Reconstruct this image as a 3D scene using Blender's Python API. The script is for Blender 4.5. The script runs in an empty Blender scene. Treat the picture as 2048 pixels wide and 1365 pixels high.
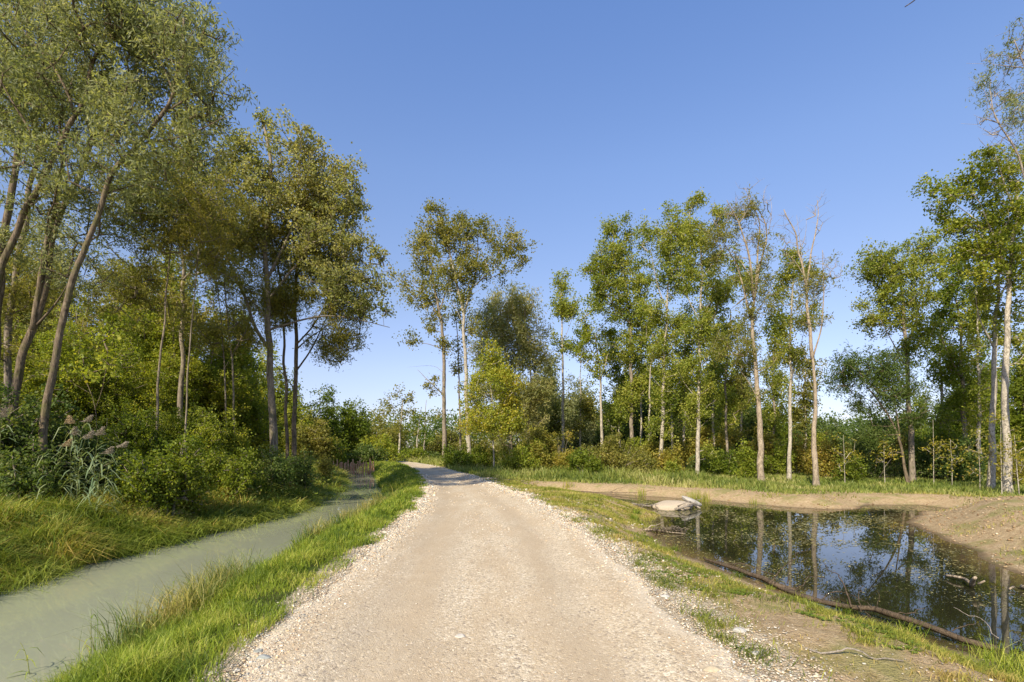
import bpy, bmesh, math, random
import numpy as np
from mathutils import Vector
R = np.random.default_rng(11)
random.seed(5)
scn = bpy.context.scene
COL = scn.collection
CAMZ, HOR, F = 1.8, 895.0, 1000.0      # camera height (m), horizon row and focal length of the 2048 px wide photograph
ZC, ZP = -0.60, -0.70                  # water levels: creek, pond

def P(px, py, Y): return np.array([(px-1024.0)/F*Y, Y, CAMZ+(HOR-py)/F*Y])
def sm(t): t = np.clip(t, 0, 1); return t*t*(3-2*t)

# ------------------------------------------------------------------ noise
def vnoise(p, scale, seed=0):
    p = np.asarray(p, float)*scale + seed*17.31
    i = np.floor(p).astype(np.int64); f = p-i; f = f*f*(3-2*f)
    def h(a):
        n = a[..., 0]*73856093 ^ a[..., 1]*19349663
        if a.shape[-1] > 2: n = n ^ a[..., 2]*83492791
        n = (n ^ (n >> 13))*1274126177 & 0x7fffffff
        n = (n ^ (n >> 15))*668265263 & 0x7fffffff
        return n/float(0x7fffffff)
    d = p.shape[-1]; out = 0
    for c in range(2**d):
        o = np.array([(c >> k) & 1 for k in range(d)])
        w = np.prod(np.where(o, f, 1-f), axis=-1)
        out = out + w*h(i+o)
    return out
def n2(X, Y, s, seed=0): return vnoise(np.stack([X, Y], -1), s, seed)
def fb(X, Y, s, seed=0): return (n2(X, Y, s, seed)+.5*n2(X, Y, s*2.1, seed+1)+.25*n2(X, Y, s*4.3, seed+2))/1.75

# ------------------------------------------------------------------ plan of the place
pathL = np.array([(-40,-1.6),(3.8,-2.2),(6.4,-2.4),(10.9,-2.6),(14,-2.8),(18.9,-3.35),(23,-4.0),(27.7,-4.95),(33,-6.1),(40,-7.8),(51,-11.1),(62,-16.5),(75,-27),(90,-45),(120,-85)])
pathR = np.array([(-40,2.2),(3.8,1.85),(9.2,1.62),(13,1.25),(18,.47),(22.5,-.54),(27,-1.6),(32.7,-3.1),(43,-6.0),(51,-8.7),(62,-13.0),(75,-22),(90,-39),(120,-78)])
crL = np.array([(-40,-9),(0,-8.6),(8.4,-8.6),(10,-8.7),(12.3,-8.75),(14.5,-8.4),(19.2,-8.2),(24,-8.9),(30,-10.3),(37,-12.6),(43.6,-15),(50,-18.2),(60,-24),(75,-36),(120,-95)])
crR = np.array([(-40,-4.6),(3,-4.4),(5.1,-4.5),(8.4,-4.75),(12.3,-5.05),(18.5,-5.2),(22.9,-5.7),(26,-6.6),(30,-7.9),(36,-9.6),(43.6,-12.1),(50,-15.2),(60,-20.5),(75,-32),(120,-90)])
def itp(t, Y): return np.interp(Y, t[:, 0], t[:, 1])
pond = np.array([(7,.5),(5.9,3.5),(5.7,5.55),(5.2,6.67),(4.8,7.8),(4.4,9.26),(4.15,10.7),(3.95,12.2),(4.0,13.8),(4.4,16.1),(5.1,18.3),(5.6,20.4),(5.5,22.4),(3.4,24.4),(1.8,26.6),(2.1,28.2),(4.2,27.4),(6.3,25.6),(8.9,23.9),(10.3,21.9),(11.7,20.5),(13.1,19.8),(14.2,20.4),(15.4,21.6),(17.4,21.4),(17.6,20.2),(16.2,19.6),(14.4,18.0),(13.2,16.6),(12.3,15.0),(11.5,12.8),(10.4,10.8),(9.7,9.4),(9.2,7.6),(9.2,4.5),(9.8,1.0)])
def sdpoly(X, Y, poly):
    d = np.full(X.shape, 1e9); s = np.zeros(X.shape, bool); n = len(poly)
    for i in range(n):
        a = poly[i]; b = poly[(i+1) % n]; e = b-a
        wx = X-a[0]; wy = Y-a[1]
        t = np.clip((wx*e[0]+wy*e[1])/(e@e), 0, 1)
        d = np.minimum(d, (wx-t*e[0])**2+(wy-t*e[1])**2)
        c = ((a[1] <= Y) & (Y < b[1])) | ((b[1] <= Y) & (Y < a[1]))
        if abs(e[1]) > 1e-9: s ^= c & (X < a[0]+(Y-a[1])*e[0]/e[1])
    return np.where(s, -1, 1)*np.sqrt(d)
def cosf(t, Y):
    return 1/np.sqrt(1+((itp(t, Y+.5)-itp(t, Y-.5)))**2)
def S_creek(X, Y): return np.maximum(itp(crL, Y)-X, X-itp(crR, Y))*cosf(crR, Y)+(fb(X, Y, .9, 3)-.5)*.5
def S_pond(X, Y): return sdpoly(X, Y, pond)+(fb(X, Y, .8, 8)-.5)*.45
def S_path(X, Y): return np.maximum(itp(pathL, Y)-X, X-itp(pathR, Y))*cosf(pathR, Y)
def H(X, Y):
    X = np.asarray(X, float); Y = np.asarray(Y, float)
    sp = S_path(X, Y); sc = S_creek(X, Y); so = S_pond(X, Y)
    right = X > itp(pathR, Y)
    z0 = np.where(right, -.35*sm((sp-.4)/5)*sm((Y+10)/12)*(1-.7*sm((Y-40)/25)), 0)
    left = X < itp(crL, Y)
    z0 = z0+np.where(left, .28*sm(sc/5)+.5*sm((sc-6)/14), 0)
    mid = (~left) & (~right)
    z0 = z0+np.where(mid & (sp > 0), .10*sm(sp/.9)*sm((Y-14)/12), 0)
    z0 = z0+.62*np.exp(-(((X-16.6)/4.6)**2+((Y-14.2)/3.6)**2)**1.5)
    off = sm(sp/.5)
    z0 = z0+off*((fb(X, Y, .35, 1)-.5)*.22+(fb(X, Y, 2.2, 2)-.5)*.05)
    z0 = z0+(1-off)*(.03*np.cos(np.clip(sp, -3, 0)*1.6)+(fb(X, Y, .7, 5)-.5)*.035-.05*np.exp(-((sp+.95)/.28)**2)*.45)
    w = np.where(right, 2.0, 1.7)
    wp = np.where(Y > 19, 1.7, 2.1)
    zc = np.where(sc > 0, ZC+(z0-ZC)*sm(.1+sc/w*.9)-(z0-ZC)*sm(.1)*(1-sm(sc/w)), ZC-.5*sm(-sc/1.2))
    zp = np.where(so > 0, ZP+(z0-ZP)*(.35*np.clip(so/wp, 0, 1)+.65*sm(so/wp)), ZP-.5*sm(-so/1.6))
    z = np.where(sc < w, zc, z0); z = np.where((so < wp) & right, zp, z)
    far = sm((np.hypot(X, Y)-150)/300)
    return z*(1-far)

# ------------------------------------------------------------------ mesh helpers
def mesh(name, V, loops, tot, mats, tint=None, smooth=False, midx=None, attrs=None):
    me = bpy.data.meshes.new(name)
    V = np.ascontiguousarray(V, np.float32); loops = np.ascontiguousarray(loops, np.int32).ravel(); tot = np.asarray(tot, np.int32)
    me.vertices.add(len(V)); me.vertices.foreach_set('co', V.ravel())
    me.loops.add(len(loops)); me.loops.foreach_set('vertex_index', loops)
    me.polygons.add(len(tot))
    st = np.concatenate([[0], np.cumsum(tot)[:-1]]).astype(np.int32)
    me.polygons.foreach_set('loop_start', st); me.polygons.foreach_set('loop_total', tot)
    if smooth: me.polygons.foreach_set('use_smooth', np.ones(len(tot), bool))
    if tint is not None:
        a = me.attributes.new('tint', 'FLOAT_COLOR', 'FACE')
        c = np.ones((len(tot), 4), np.float32); c[:, :3] = tint; a.data.foreach_set('color', c.ravel())
    for k, v in (attrs or {}).items():
        a = me.attributes.new(k, 'FLOAT', 'POINT'); a.data.foreach_set('value', np.asarray(v, np.float32))
    for m in (mats if isinstance(mats, list) else [mats]): me.materials.append(m)
    if midx is not None: me.polygons.foreach_set('material_index', np.asarray(midx, np.int32))
    me.update(calc_edges=True); me.validate()
    return me
def link(name, me, parent=None, label=None, cat=None, group=None, kind=None, loc=None):
    o = bpy.data.objects.new(name, me); COL.objects.link(o)
    if parent is not None: o.parent = parent
    if loc is not None: o.location = loc
    if label: o['label'] = label
    if cat: o['category'] = cat
    if group: o['group'] = group
    if kind: o['kind'] = kind
    return o
def thing(name, label, cat, loc, group=None): return link(name, None, None, label, cat, group, None, loc)

class Acc:                             # collects faces of one mesh
    def __init__(s): s.V = []; s.L = []; s.T = []; s.C = []; s.M = []; s.n = 0
    def add(s, V, L, T, C=None, m=0):
        s.V.append(V); s.L.append(np.asarray(L).ravel()+s.n); s.T.append(np.asarray(T)); s.n += len(V)
        k = len(s.T[-1])
        s.C.append(np.broadcast_to(np.array([.2, .2, .2]) if C is None else C, (k, 3))); s.M.append(np.full(k, m))
    def mesh(s, name, mats, origin=(0, 0, 0), smooth=False):
        if not s.V: return None
        return mesh(name, np.concatenate(s.V)-np.array(origin), np.concatenate(s.L), np.concatenate(s.T), mats, np.concatenate(s.C), smooth, np.concatenate(s.M))

def smooth_line(pts, step):
    p = np.array(pts, float)
    for _ in range(2):
        if len(p) < 3: break
        q = np.empty((2*len(p)-2, p.shape[1])); q[0::2] = .75*p[:-1]+.25*p[1:]; q[1::2] = .25*p[:-1]+.75*p[1:]
        p = np.vstack([p[:1], q, p[-1:]])
    s = np.concatenate([[0], np.cumsum(np.linalg.norm(np.diff(p[:, :3], axis=0), axis=1))])
    n = max(2, int(s[-1]/step)+1); t = np.linspace(0, s[-1], n)
    return np.stack([np.interp(t, s, p[:, k]) for k in range(p.shape[1])], -1)
def tube(acc, p, r, k=8, C=None, rough=0., cap=True, seed=0, m=0):
    p = np.asarray(p, float); r = np.asarray(r, float); n = len(p)
    t = np.gradient(p, axis=0); t /= np.linalg.norm(t, axis=1)[:, None]+1e-9
    ref = np.array([0, 1., 0]) if abs(t[:, 1]).mean() < .8 else np.array([0, 0, 1.])
    a = np.cross(t, ref); a /= np.linalg.norm(a, axis=1)[:, None]+1e-9; b = np.cross(a, t)
    th = np.arange(k)*2*math.pi/k
    rr = np.repeat(r[:, None], k, 1)
    if rough: 
        q = np.stack([np.repeat(np.cumsum(np.r_[0, np.linalg.norm(np.diff(p, axis=0), axis=1)])[:, None], k, 1), np.cos(th)[None]*np.ones((n, 1)), np.sin(th)[None]*np.ones((n, 1))], -1)
        rr = rr*(1+rough*(vnoise(q, 2.2, seed)-.5)+rough*.8*(vnoise(q, 6, seed+3)-.5))
    V = p[:, None]+rr[..., None]*(np.cos(th)[None, :, None]*a[:, None]+np.sin(th)[None, :, None]*b[:, None])
    i = np.arange(n-1)[:, None]*k; j = np.arange(k)[None]; j2 = (j+1) % k
    L = np.stack([i+j, i+j2, i+k+j2, i+k+j], -1).reshape(-1, 4)
    V = V.reshape(-1, 3); T = np.full(len(L), 4); L = L.ravel()
    if cap:
        L = np.concatenate([L, (n-1)*k+np.arange(k), np.arange(k)[::-1]]); T = np.append(T, [k, k])
    acc.add(V, L, T, C, m)
def frusta(acc, A, B, ra, rb, k=4, C=None):
    N = len(A)
    if N == 0: return
    t = B-A; t /= np.linalg.norm(t, axis=1)[:, None]+1e-9
    ref = np.where(np.abs(t[:, 2:3]) > .9, np.array([[1., 0, 0]]), np.array([[0, 0, 1.]]))
    a = np.cross(t, ref); a /= np.linalg.norm(a, axis=1)[:, None]+1e-9; b = np.cross(a, t)
    th = np.arange(k)*2*math.pi/k
    d = np.cos(th)[None, :, None]*a[:, None]+np.sin(th)[None, :, None]*b[:, None]
    V = np.concatenate([A[:, None]+ra[:, None, None]*d, B[:, None]+rb[:, None, None]*d], 1).reshape(-1, 3)
    o = np.arange(N)[:, None, None]*2*k; j = np.arange(k)[None, :]; j2 = (j+1) % k
    L = (o+np.stack([j, j2, j2+k, j+k], -1)).ravel()
    acc.add(V, L, np.full(N*k, 4), C)

def leafquads(acc, p, ln, wd, bias=(0, 0, 0), up=.0, C=None, m=0):
    n = len(p)
    d = R.normal(size=(n, 3))+np.array(bias); d /= np.linalg.norm(d, axis=1)[:, None]
    q = R.normal(size=(n, 3))+np.array([0, 0, up]); s = np.cross(d, q); s /= np.linalg.norm(s, axis=1)[:, None]+1e-9
    f = np.cross(s, d)
    ln = np.broadcast_to(ln, (n,))[:, None]*R.uniform(.7, 1.25, (n, 1)); wd = np.broadcast_to(wd, (n,))[:, None]*R.uniform(.75, 1.2, (n, 1))
    V = np.stack([p-d*ln*.5, p+s*wd*.5-d*ln*.08+f*wd*.15, p+d*ln*.5, p-s*wd*.5-d*ln*.08+f*wd*.15], 1).reshape(-1, 3)
    acc.add(V, np.arange(4*n), np.full(n, 4), C, m)
def tints(pal, n, cl, leaf=.25):
    """colour per leaf: mixes along the palette, cl = per leaf clump value 0..1"""
    pal = np.array(pal, float); t = np.clip(cl+R.normal(0, leaf, n), 0, 1)*(len(pal)-1)
    i = np.minimum(t.astype(int), len(pal)-2); f = (t-i)[:, None]
    return (pal[i]*(1-f)+pal[i+1]*f)*R.uniform(.8, 1.2, (n, 1))

# ------------------------------------------------------------------ materials
def newmat(name):
    m = bpy.data.materials.new(name); m.use_nodes = True; nt = m.node_tree; nt.nodes.clear()
    return m, nt, nt.nodes.new
def ln_(nt, a, b): nt.links.new(a, b)
def noise_(nt, vec, sc, det=4, rough=.55, dist=0):
    n = nt.nodes.new('ShaderNodeTexNoise'); n.inputs['Scale'].default_value = sc; n.inputs['Detail'].default_value = det
    n.inputs['Roughness'].default_value = rough; n.inputs['Distortion'].default_value = dist
    nt.links.new(vec, n.inputs['Vector']); return n.outputs['Fac']
def ramp_(nt, fac, stops):
    r = nt.nodes.new('ShaderNodeValToRGB'); cr = r.color_ramp
    while len(cr.elements) < len(stops): cr.elements.new(.5)
    for e, (p, c) in zip(cr.elements, stops): e.position = p; e.color = (*c, 1) if len(c) == 3 else c
    nt.links.new(fac, r.inputs[0]); return r.outputs[0]
def g(v): return (v, v, v)
def mix_(nt, fac, a, b, mode='MIX'):
    m = nt.nodes.new('ShaderNodeMix'); m.data_type = 'RGBA'; m.blend_type = mode
    for s, v in ((m.inputs[0], fac), (m.inputs[6], a), (m.inputs[7], b)):
        if hasattr(v, 'node'): nt.links.new(v, s)
        else: s.default_value = v if not isinstance(v, tuple) else (*v, 1)
    return m.outputs[2]
def math_(nt, op, a, b=None):
    m = nt.nodes.new('ShaderNodeMath'); m.operation = op
    for s, v in ((m.inputs[0], a), (m.inputs[1], b)):
        if v is None: continue
        if hasattr(v, 'node'): nt.links.new(v, s)
        else: s.default_value = v
    return m.outputs[0]
def attr_(nt, name):
    a = nt.nodes.new('ShaderNodeAttribute'); a.attribute_name = name; return a
def pos_(nt): return nt.nodes.new('ShaderNodeNewGeometry').outputs['Position']
def principled(nt, col, rough=.8, bump=None, bstr=.5, bdist=.02, spec=.3):
    b = nt.nodes.new('ShaderNodeBsdfPrincipled')
    if hasattr(col, 'node'): nt.links.new(col, b.inputs['Base Color'])
    else: b.inputs['Base Color'].default_value = (*col, 1)
    if hasattr(rough, 'node'): nt.links.new(rough, b.inputs['Roughness'])
    else: b.inputs['Roughness'].default_value = rough
    b.inputs['Specular IOR Level'].default_value = spec
    if bump is not None:
        n = nt.nodes.new('ShaderNodeBump'); n.inputs['Strength'].default_value = bstr; n.inputs['Distance'].default_value = bdist
        nt.links.new(bump, n.inputs['Height']); nt.links.new(n.outputs[0], b.inputs['Normal'])
    return b
def out_(nt, sh):
    o = nt.nodes.new('ShaderNodeOutputMaterial'); nt.links.new(sh, o.inputs['Surface'])

def leaf_mat(name, trans=.35, rough=.5, spec=.3):
    m, nt, N = newmat(name); c = attr_(nt, 'tint').outputs['Color']
    b = principled(nt, c, rough, spec=spec)
    t = N('ShaderNodeBsdfTranslucent'); tc = mix_(nt, 1., c, (1.3, 1.25, .6), 'MULTIPLY'); ln_(nt, tc, t.inputs['Color'])
    x = N('ShaderNodeMixShader'); x.inputs[0].default_value = trans
    ln_(nt, b.outputs[0], x.inputs[1]); ln_(nt, t.outputs[0], x.inputs[2]); out_(nt, x.outputs[0]); return m
M_leaf = leaf_mat('leaf', .52, .5, .22)
M_grass = leaf_mat('grass_blade', .35, .5, .25)
M_dry = leaf_mat('dry_stem', .1, .8, .1)

def bark_mat(name, dark, light, sc=9, stretch=.22, moss=0.):
    m, nt, N = newmat(name); mp = N('ShaderNodeMapping'); mp.inputs['Scale'].default_value = (1, 1, stretch)
    ln_(nt, pos_(nt), mp.inputs['Vector']); v = mp.outputs[0]
    a = noise_(nt, v, sc, 6, .65, 1.2); b = noise_(nt, v, sc*4, 4, .6, .6); c = noise_(nt, pos_(nt), 1.3, 3)
    f = math_(nt, 'ADD', math_(nt, 'MULTIPLY', a, .6), math_(nt, 'MULTIPLY', b, .4))
    col = ramp_(nt, f, [(.40, dark), (.49, tuple((x+y)/2 for x, y in zip(dark, light))), (.57, light)])
    col = mix_(nt, ramp_(nt, c, [(.35, g(0)), (.65, g(.55))]), col, tuple(x*.62 for x in light))
    if moss: col = mix_(nt, ramp_(nt, noise_(nt, pos_(nt), 2.3, 4), [(.52, g(0)), (.66, g(moss))]), col, (.09, .10, .02))
    out_(nt, principled(nt, col, .9, f, 1., .05, .15).outputs[0]); return m
B_pale = bark_mat('pale_poplar_bark', (.10, .085, .06), (.52, .46, .36), 7, .6)
B_grey = bark_mat('grey_furrowed_bark', (.06, .048, .036), (.34, .28, .21), 10, .18, .35)
B_brown = bark_mat('brown_willow_bark', (.04, .028, .018), (.24, .185, .125), 9, .2, .5)
B_warm = bark_mat('warm_willow_bark', (.12, .09, .06), (.43, .35, .25), 8, .35)
B_twig = bark_mat('grey_dead_wood', (.14, .12, .1), (.42, .36, .29), 12, .4)

# ------------------------------------------------------------------ trees
PAL = {
 'poplar': [(.11, .155, .022), (.22, .26, .036), (.35, .36, .06), (.50, .44, .10)],
 'gold':   [(.15, .17, .022), (.26, .26, .035), (.40, .33, .045), (.55, .38, .06)],
 'paleolive': [(.16, .185, .05), (.245, .265, .085), (.35, .335, .13), (.46, .40, .16)],
 'willow': [(.135, .165, .06), (.215, .24, .10), (.315, .325, .155), (.42, .41, .21)],
 'olive':  [(.125, .14, .028), (.21, .215, .045), (.30, .27, .06), (.38, .31, .08)],
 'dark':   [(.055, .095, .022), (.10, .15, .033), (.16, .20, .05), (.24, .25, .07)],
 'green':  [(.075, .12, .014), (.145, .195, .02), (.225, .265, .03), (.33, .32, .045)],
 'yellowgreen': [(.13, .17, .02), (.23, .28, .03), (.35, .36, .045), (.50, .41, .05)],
 'russet': [(.16, .17, .03), (.27, .26, .045), (.38, .32, .06), (.48, .31, .07)],
}
def crown_points(blobs, cov, lw, seed, gap=.42, shell=2.0, csize=.5):
    """sample leaf-clump centres in ellipsoids; returns centres and leaves per clump"""
    out = []; la = lw[0]*lw[1]*.5*.55
    for (c, rad) in blobs:
        area = math.pi*rad[0]*rad[2]
        nl = area*cov/la
        nc = int(max(3, area*cov/(csize*csize*.55)))
        per = nl/nc
        u = R.normal(size=(nc*6, 3)); u /= np.linalg.norm(u, axis=1)[:, None]
        q = u*(R.uniform(0, 1, (nc*6, 1))**(1/shell))
        p = c+q*rad
        nz = vnoise(p, .55/csize*.55, seed)*.6+vnoise(p, 1.1/csize*.5, seed+5)*.4
        keep = np.where(nz > gap)[0][:nc]
        out.append(np.c_[p[keep], np.full(len(keep), per)])
    return np.concatenate(out)
def grow(base, centres, seg=.5, lift=.25):
    """connect every clump centre to the skeleton so that branches fork from branches; returns nodes, parents, counts"""
    nb = len(base); cap = nb+len(centres)*14
    P_ = np.zeros((cap, 3)); P_[:nb] = base; par = np.full(cap, -1); n = nb
    d0 = np.sqrt(((centres[:, None, :]-base[None])**2).sum(-1)).min(1)
    tips = []
    for c in centres[np.argsort(d0)]:
        v = c-P_[:n]; d = np.sqrt((v*v).sum(1))
        cost = d+1.1*np.maximum(0, -v[:, 2]+.15*d)
        i = int(np.argmin(cost)); p0 = P_[i]; L = d[i]
        m = min(12, max(1, int(L/seg)))
        ctrl = (p0+c)/2+np.array([0, 0, -lift*L*.4])+R.normal(0, .07*L, 3)
        t = np.linspace(0, 1, m+1)[1:, None]
        pts = (1-t)**2*p0+2*t*(1-t)*ctrl+t*t*c
        if n+m > cap: break
        P_[n:n+m] = pts; par[n] = i; par[n+1:n+m] = np.arange(n, n+m-1); n += m; tips.append(n-1)
    cnt = np.zeros(n); cnt[tips] = 1
    for k in range(n-1, nb-1, -1): cnt[par[k]] += cnt[k]
    return P_[:n], par[:n], cnt, nb
LEAFW = {'poplar': (.11, .10), 'willow': (.15, .034), 'maple': (.11, .10), 'shrub': (.09, .06)}
def build_plant(Y, trunks, limbs, blobs, pal, kind, cov, seed, origin, bark, twig_r=.005, csize=None, gap=.42, bare=0, lift=.25, clamp_k=.55, leafs=1.0, yellow=0., twigs=()):
    """returns (trunk mesh, crown mesh). trunks/limbs: (points, r0, r1) in world; blobs: (centre, radii)"""
    A = Acc(); base = []; br = []
    for (pts, r0, r1) in trunks+limbs:
        p = smooth_line(pts, .28); n = len(p)
        w = (np.stack([n2(p[:, 2]+seed, p[:, 0], .9, seed), n2(p[:, 2], p[:, 0]+9, .9, seed+2), np.zeros(n)], -1)-.5*np.array([1, 1, 0]))
        p = p+w*min(.22, 2.2*r0)*np.linspace(0, 1, n)[:, None]**.4
        t = np.linspace(0, 1, n); r = r0+(r1-r0)*t**.9
        if p[0, 2] < 0.4: r = r*(1+.35*np.exp(-(p[:, 2]-p[0, 2])/.35))
        tube(A, p, r, 10 if r0 > .09 else 6, rough=.22, seed=seed)
        base.append(p); br.append(r)
    base = np.concatenate(base); br = np.concatenate(br)
    lw = np.array(LEAFW[kind])*leafs; px = Y/500.
    s = max(1., (1.75*px)/math.sqrt(lw[0]*lw[1])); lw = lw*s
    csize = csize or max(.34, px*8)
    C = crown_points(blobs, cov, lw, seed, gap, 2.0, csize) if blobs else np.zeros((0, 4))
    cr = None
    if twigs:
        tc = []
        for (c, rad) in twigs:
            k = int(max(12, math.pi*rad[0]*rad[2]*5)); u = R.normal(size=(k, 3)); u /= np.linalg.norm(u, axis=1)[:, None]; tc.append(c+u*(R.uniform(0, 1, (k, 1))**.45)*rad)
        tc = np.concatenate(tc); nd, pr, ct, nb0 = grow(base, tc, .35, .1); k = np.arange(nb0, len(nd)); q = .0085*np.sqrt(ct)
        ra = np.where(pr[k] < nb0, q[k]*1.1, q[pr[k]]); frusta(A, nd[pr[k]], nd[k], np.minimum(ra, .06), np.minimum(q[k], .06), 4)
        f = np.repeat(k, 2); e_ = nd[f]+R.normal(size=(len(f), 3))*np.array([.22, .22, .12])+np.array([0, 0, .22]); frusta(A, nd[f], e_, np.full(len(f), .007), np.full(len(f), .004), 3)
    if len(C):
        nodes, par, cnt, nb = grow(base, C[:, :3], max(.35, csize*.8), lift)
        k = np.arange(nb, len(nodes)); pa = par[k]
        rr = np.maximum(twig_r*np.sqrt(cnt)*1.6, twig_r)
        rr[:nb] = br
        ra = np.minimum(np.where(pa < nb, rr[k]*1.15, rr[pa]), np.where(pa < nb, br[np.minimum(pa, nb-1)]*clamp_k, 1e9)); rb = np.minimum(rr[k], ra)
        frusta(A, nodes[pa], nodes[k], ra, rb, 4)
        # leaves
        L = Acc(); per = C[:, 3]
        cid = np.repeat(np.arange(len(C)), np.maximum(1, (per*R.uniform(.5, 1.5, len(C))).astype(int)))
        n = len(cid); off = R.normal(size=(n, 3))
        clr = R.uniform(0, 1, len(C))*.45+.55*(vnoise(C[:, :3], .35, seed+9))
        if kind == 'willow':
            dr = R.normal(size=(len(C), 3))+np.array([0, 0, -.35]); dr /= np.linalg.norm(dr, axis=1)[:, None]
            t = R.uniform(-1.3, 1.3, (n, 1))
            p = C[cid, :3]+dr[cid]*t*csize*.85+off*csize*.30+np.array([0, 0, -1])*(t**2)*csize*.2
            leafquads(L, p, lw[0], lw[1], bias=(0, 0, -.5), C=tints(PAL[pal], n, clr[cid]*.8+yellow, .14))
        else:
            p = C[cid, :3]+off*csize*np.array([.40, .40, .36])*R.uniform(.55,1.25,len(C))[cid][:, None]
            leafquads(L, p, lw[0], lw[1], up=.7, C=tints(PAL[pal], n, clr[cid]*.85+yellow, .14))
        cr = L.mesh('crown', [M_leaf], origin)
    return A.mesh('trunk', [bark], origin, smooth=True), cr

def tree(label, Y, trunk, r, limbs=(), blobs=(), pal='poplar', kind='poplar', cov=1.1, bark=None, name='poplar_tree', cat='tree', group=None, gap=.42, extra_trunks=(), twig=None, twigs=(), top=.30, **kw):
    seed = int(trunk[0][0]*3+trunk[0][1]) % 997; RF = .66; r = r*RF; extra_trunks = [(a, q*RF) for a, q in extra_trunks]; limbs = [(a, q*RF*1.05) for a, q in limbs]
    b = P(trunk[0][0], trunk[0][1], Y); gz = float(H(b[0], b[1]))
    org = (b[0], b[1], gz)
    def line(pts, dy=0., start=None):
        w = [P(x, y, Y+dy*i/max(1, len(pts)-1)) for i, (x, y) in enumerate(pts)]
        return w
    T = []
    w = line(trunk); w = [np.array([b[0], b[1], gz-.15])] + ([w[0]] if w[0][2] > gz+.4 else []) + w[1:]
    T.append((w, r, r*top))
    for (pts, rr) in extra_trunks:
        w = line(pts, R.uniform(-.6, .6)); z = float(H(w[0][0], w[0][1])); w = [np.array([w[0][0], w[0][1], z-.15])]+w[1:]; T.append((w, rr, rr*.35))
    Lm = []
    for (pts, rr) in limbs: Lm.append((line(pts, R.uniform(-1, 1)*Y*.045), rr, rr*.22))
    B = []
    for bb in blobs:
        c = P(bb[0], bb[1], Y+(bb[4] if len(bb) > 4 else R.uniform(-.25, .25)*bb[2]*Y/F)); rx = bb[2]*Y/F; rz = bb[3]*Y/F
        B.append((c, np.array([rx, min(rx*.95, 4.5), rz])))
    TW = [(P(a, b_, Y), np.array([c_*Y/F, c_*Y/F, d_*Y/F])) for a, b_, c_, d_ in twigs]
    tm, cm = build_plant(Y, T, Lm, B, pal, kind, cov, seed, org, bark or B_pale, twigs=TW, twig_r=twig or .0045*max(1, Y/28), gap=gap, **kw)
    e = thing(name, label, cat, org, group)
    link('trunk', tm, e)
    if cm: link('crown', cm, e)
    return e

def shrub(label, x, ytop, w, Y, pal='green', ybase=None, cov=2.0, name='shrub', group=None, kind='shrub', seed=None, leafs=1.0, gap=.3, cat='shrub', lobes=None):
    """bush whose top reaches row ytop, w wide in pixels"""
    X = (x-1024)/F*Y; gz = float(H(X, Y)); top = CAMZ+(HOR-ytop)/F*Y; h = max(.5, top-gz); W = w*Y/F/2
    seed = seed or int(x*7+Y*13) % 991; rs = np.random.default_rng(seed)
    B = []; nl = lobes or max(4, int(2+W*2.2)); T = []
    for i in range(nl):
        fx = rs.uniform(-.72, .72); hh = h*rs.uniform(.62, 1.0)*(1-.35*fx*fx); rr = W*rs.uniform(.3, .5)
        if i == 0: fx, hh = rs.uniform(-.15, .15), h
        dy = rs.uniform(-.5, .5)*W
        rz = hh*.42
        B.append((np.array([X+fx*W, Y+dy, gz+hh-rz]), np.array([rr, rr, rz])))
        if hh > 1.2: B.append((np.array([X+fx*W*1.05, Y+dy*1.2, gz+hh*.32]), np.array([rr*1.05, rr, hh*.34])))
        T.append(([np.array([X+fx*W*.25, Y+dy*.2, gz-.1]), np.array([X+fx*W*.6, Y+dy*.6, gz+hh*.35]), np.array([X+fx*W, Y+dy, gz+hh*.85])], .012+.008*h, .006))
    org = (X, Y, gz)
    tm, cm = build_plant(Y, T, [], B, pal, kind, cov/1.6, seed, org, B_grey, .004*max(1, Y/25), csize=max(.24, Y/500*7), gap=gap, leafs=leafs)
    e = thing(name, label, cat, org, group)
    link('stems', tm, e); link('foliage', cm, e)
    return e
def copy_tree(e, X, Y, rz, s, label, group=None, rename=None):
    c = e.copy(); COL.objects.link(c); c.location = (X, Y, float(H(X, Y))); c.rotation_euler = (0, 0, rz); c.scale = (s, s, s*R.uniform(.92, 1.1))
    c['label'] = label
    if group: c['group'] = group
    for ch in list(e.children):
        d = ch.copy(); COL.objects.link(d); d.parent = c
    return c
# ================================================================== SETTING
def axis(segs):
    out = [segs[0][0]]
    for a, b, s0, s1 in segs:
        x = a
        while x < b-1e-6:
            f = (x-a)/(b-a); x = min(b, x+s0*(s1/s0)**f); out.append(x)
    return np.array(out)
gx = axis([(-900, -60, 90, 8), (-60, -16, 4, .35), (-16, 18, .13, .13), (18, 60, .3, 4), (60, 900, 8, 90)])
gy = axis([(-60, 0, 8, .5), (0, 3, .4, .14), (3, 30, .13, .16), (30, 80, .2, 2.), (80, 1400, 3, 120)])
GX, GY = np.meshgrid(gx, gy); GZ = H(GX, GY)
nx, ny = len(gx), len(gy)
i = np.arange(ny-1)[:, None]*nx+np.arange(nx-1)[None]
L = np.stack([i, i+1, i+nx+1, i+nx], -1).reshape(-1, 4)
x_, y_ = GX.ravel(), GY.ravel()
so = S_pond(x_, y_); sc = S_creek(x_, y_); sp = S_path(x_, y_)
right = x_ > itp(pathR, y_); left = x_ < itp(crL, y_)
sand = np.where(right, 1-sm((so-2.6)/1.6), 0)                     # freshly dug soil round the pond
sand = np.maximum(sand, np.where(right & (y_ < 19), 1-sm((so-5)/3), 0))
sand = np.maximum(sand, .9*np.exp(-(((x_-15.8)/5)**2+((y_-13.0)/4.6)**2)**2))
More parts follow.
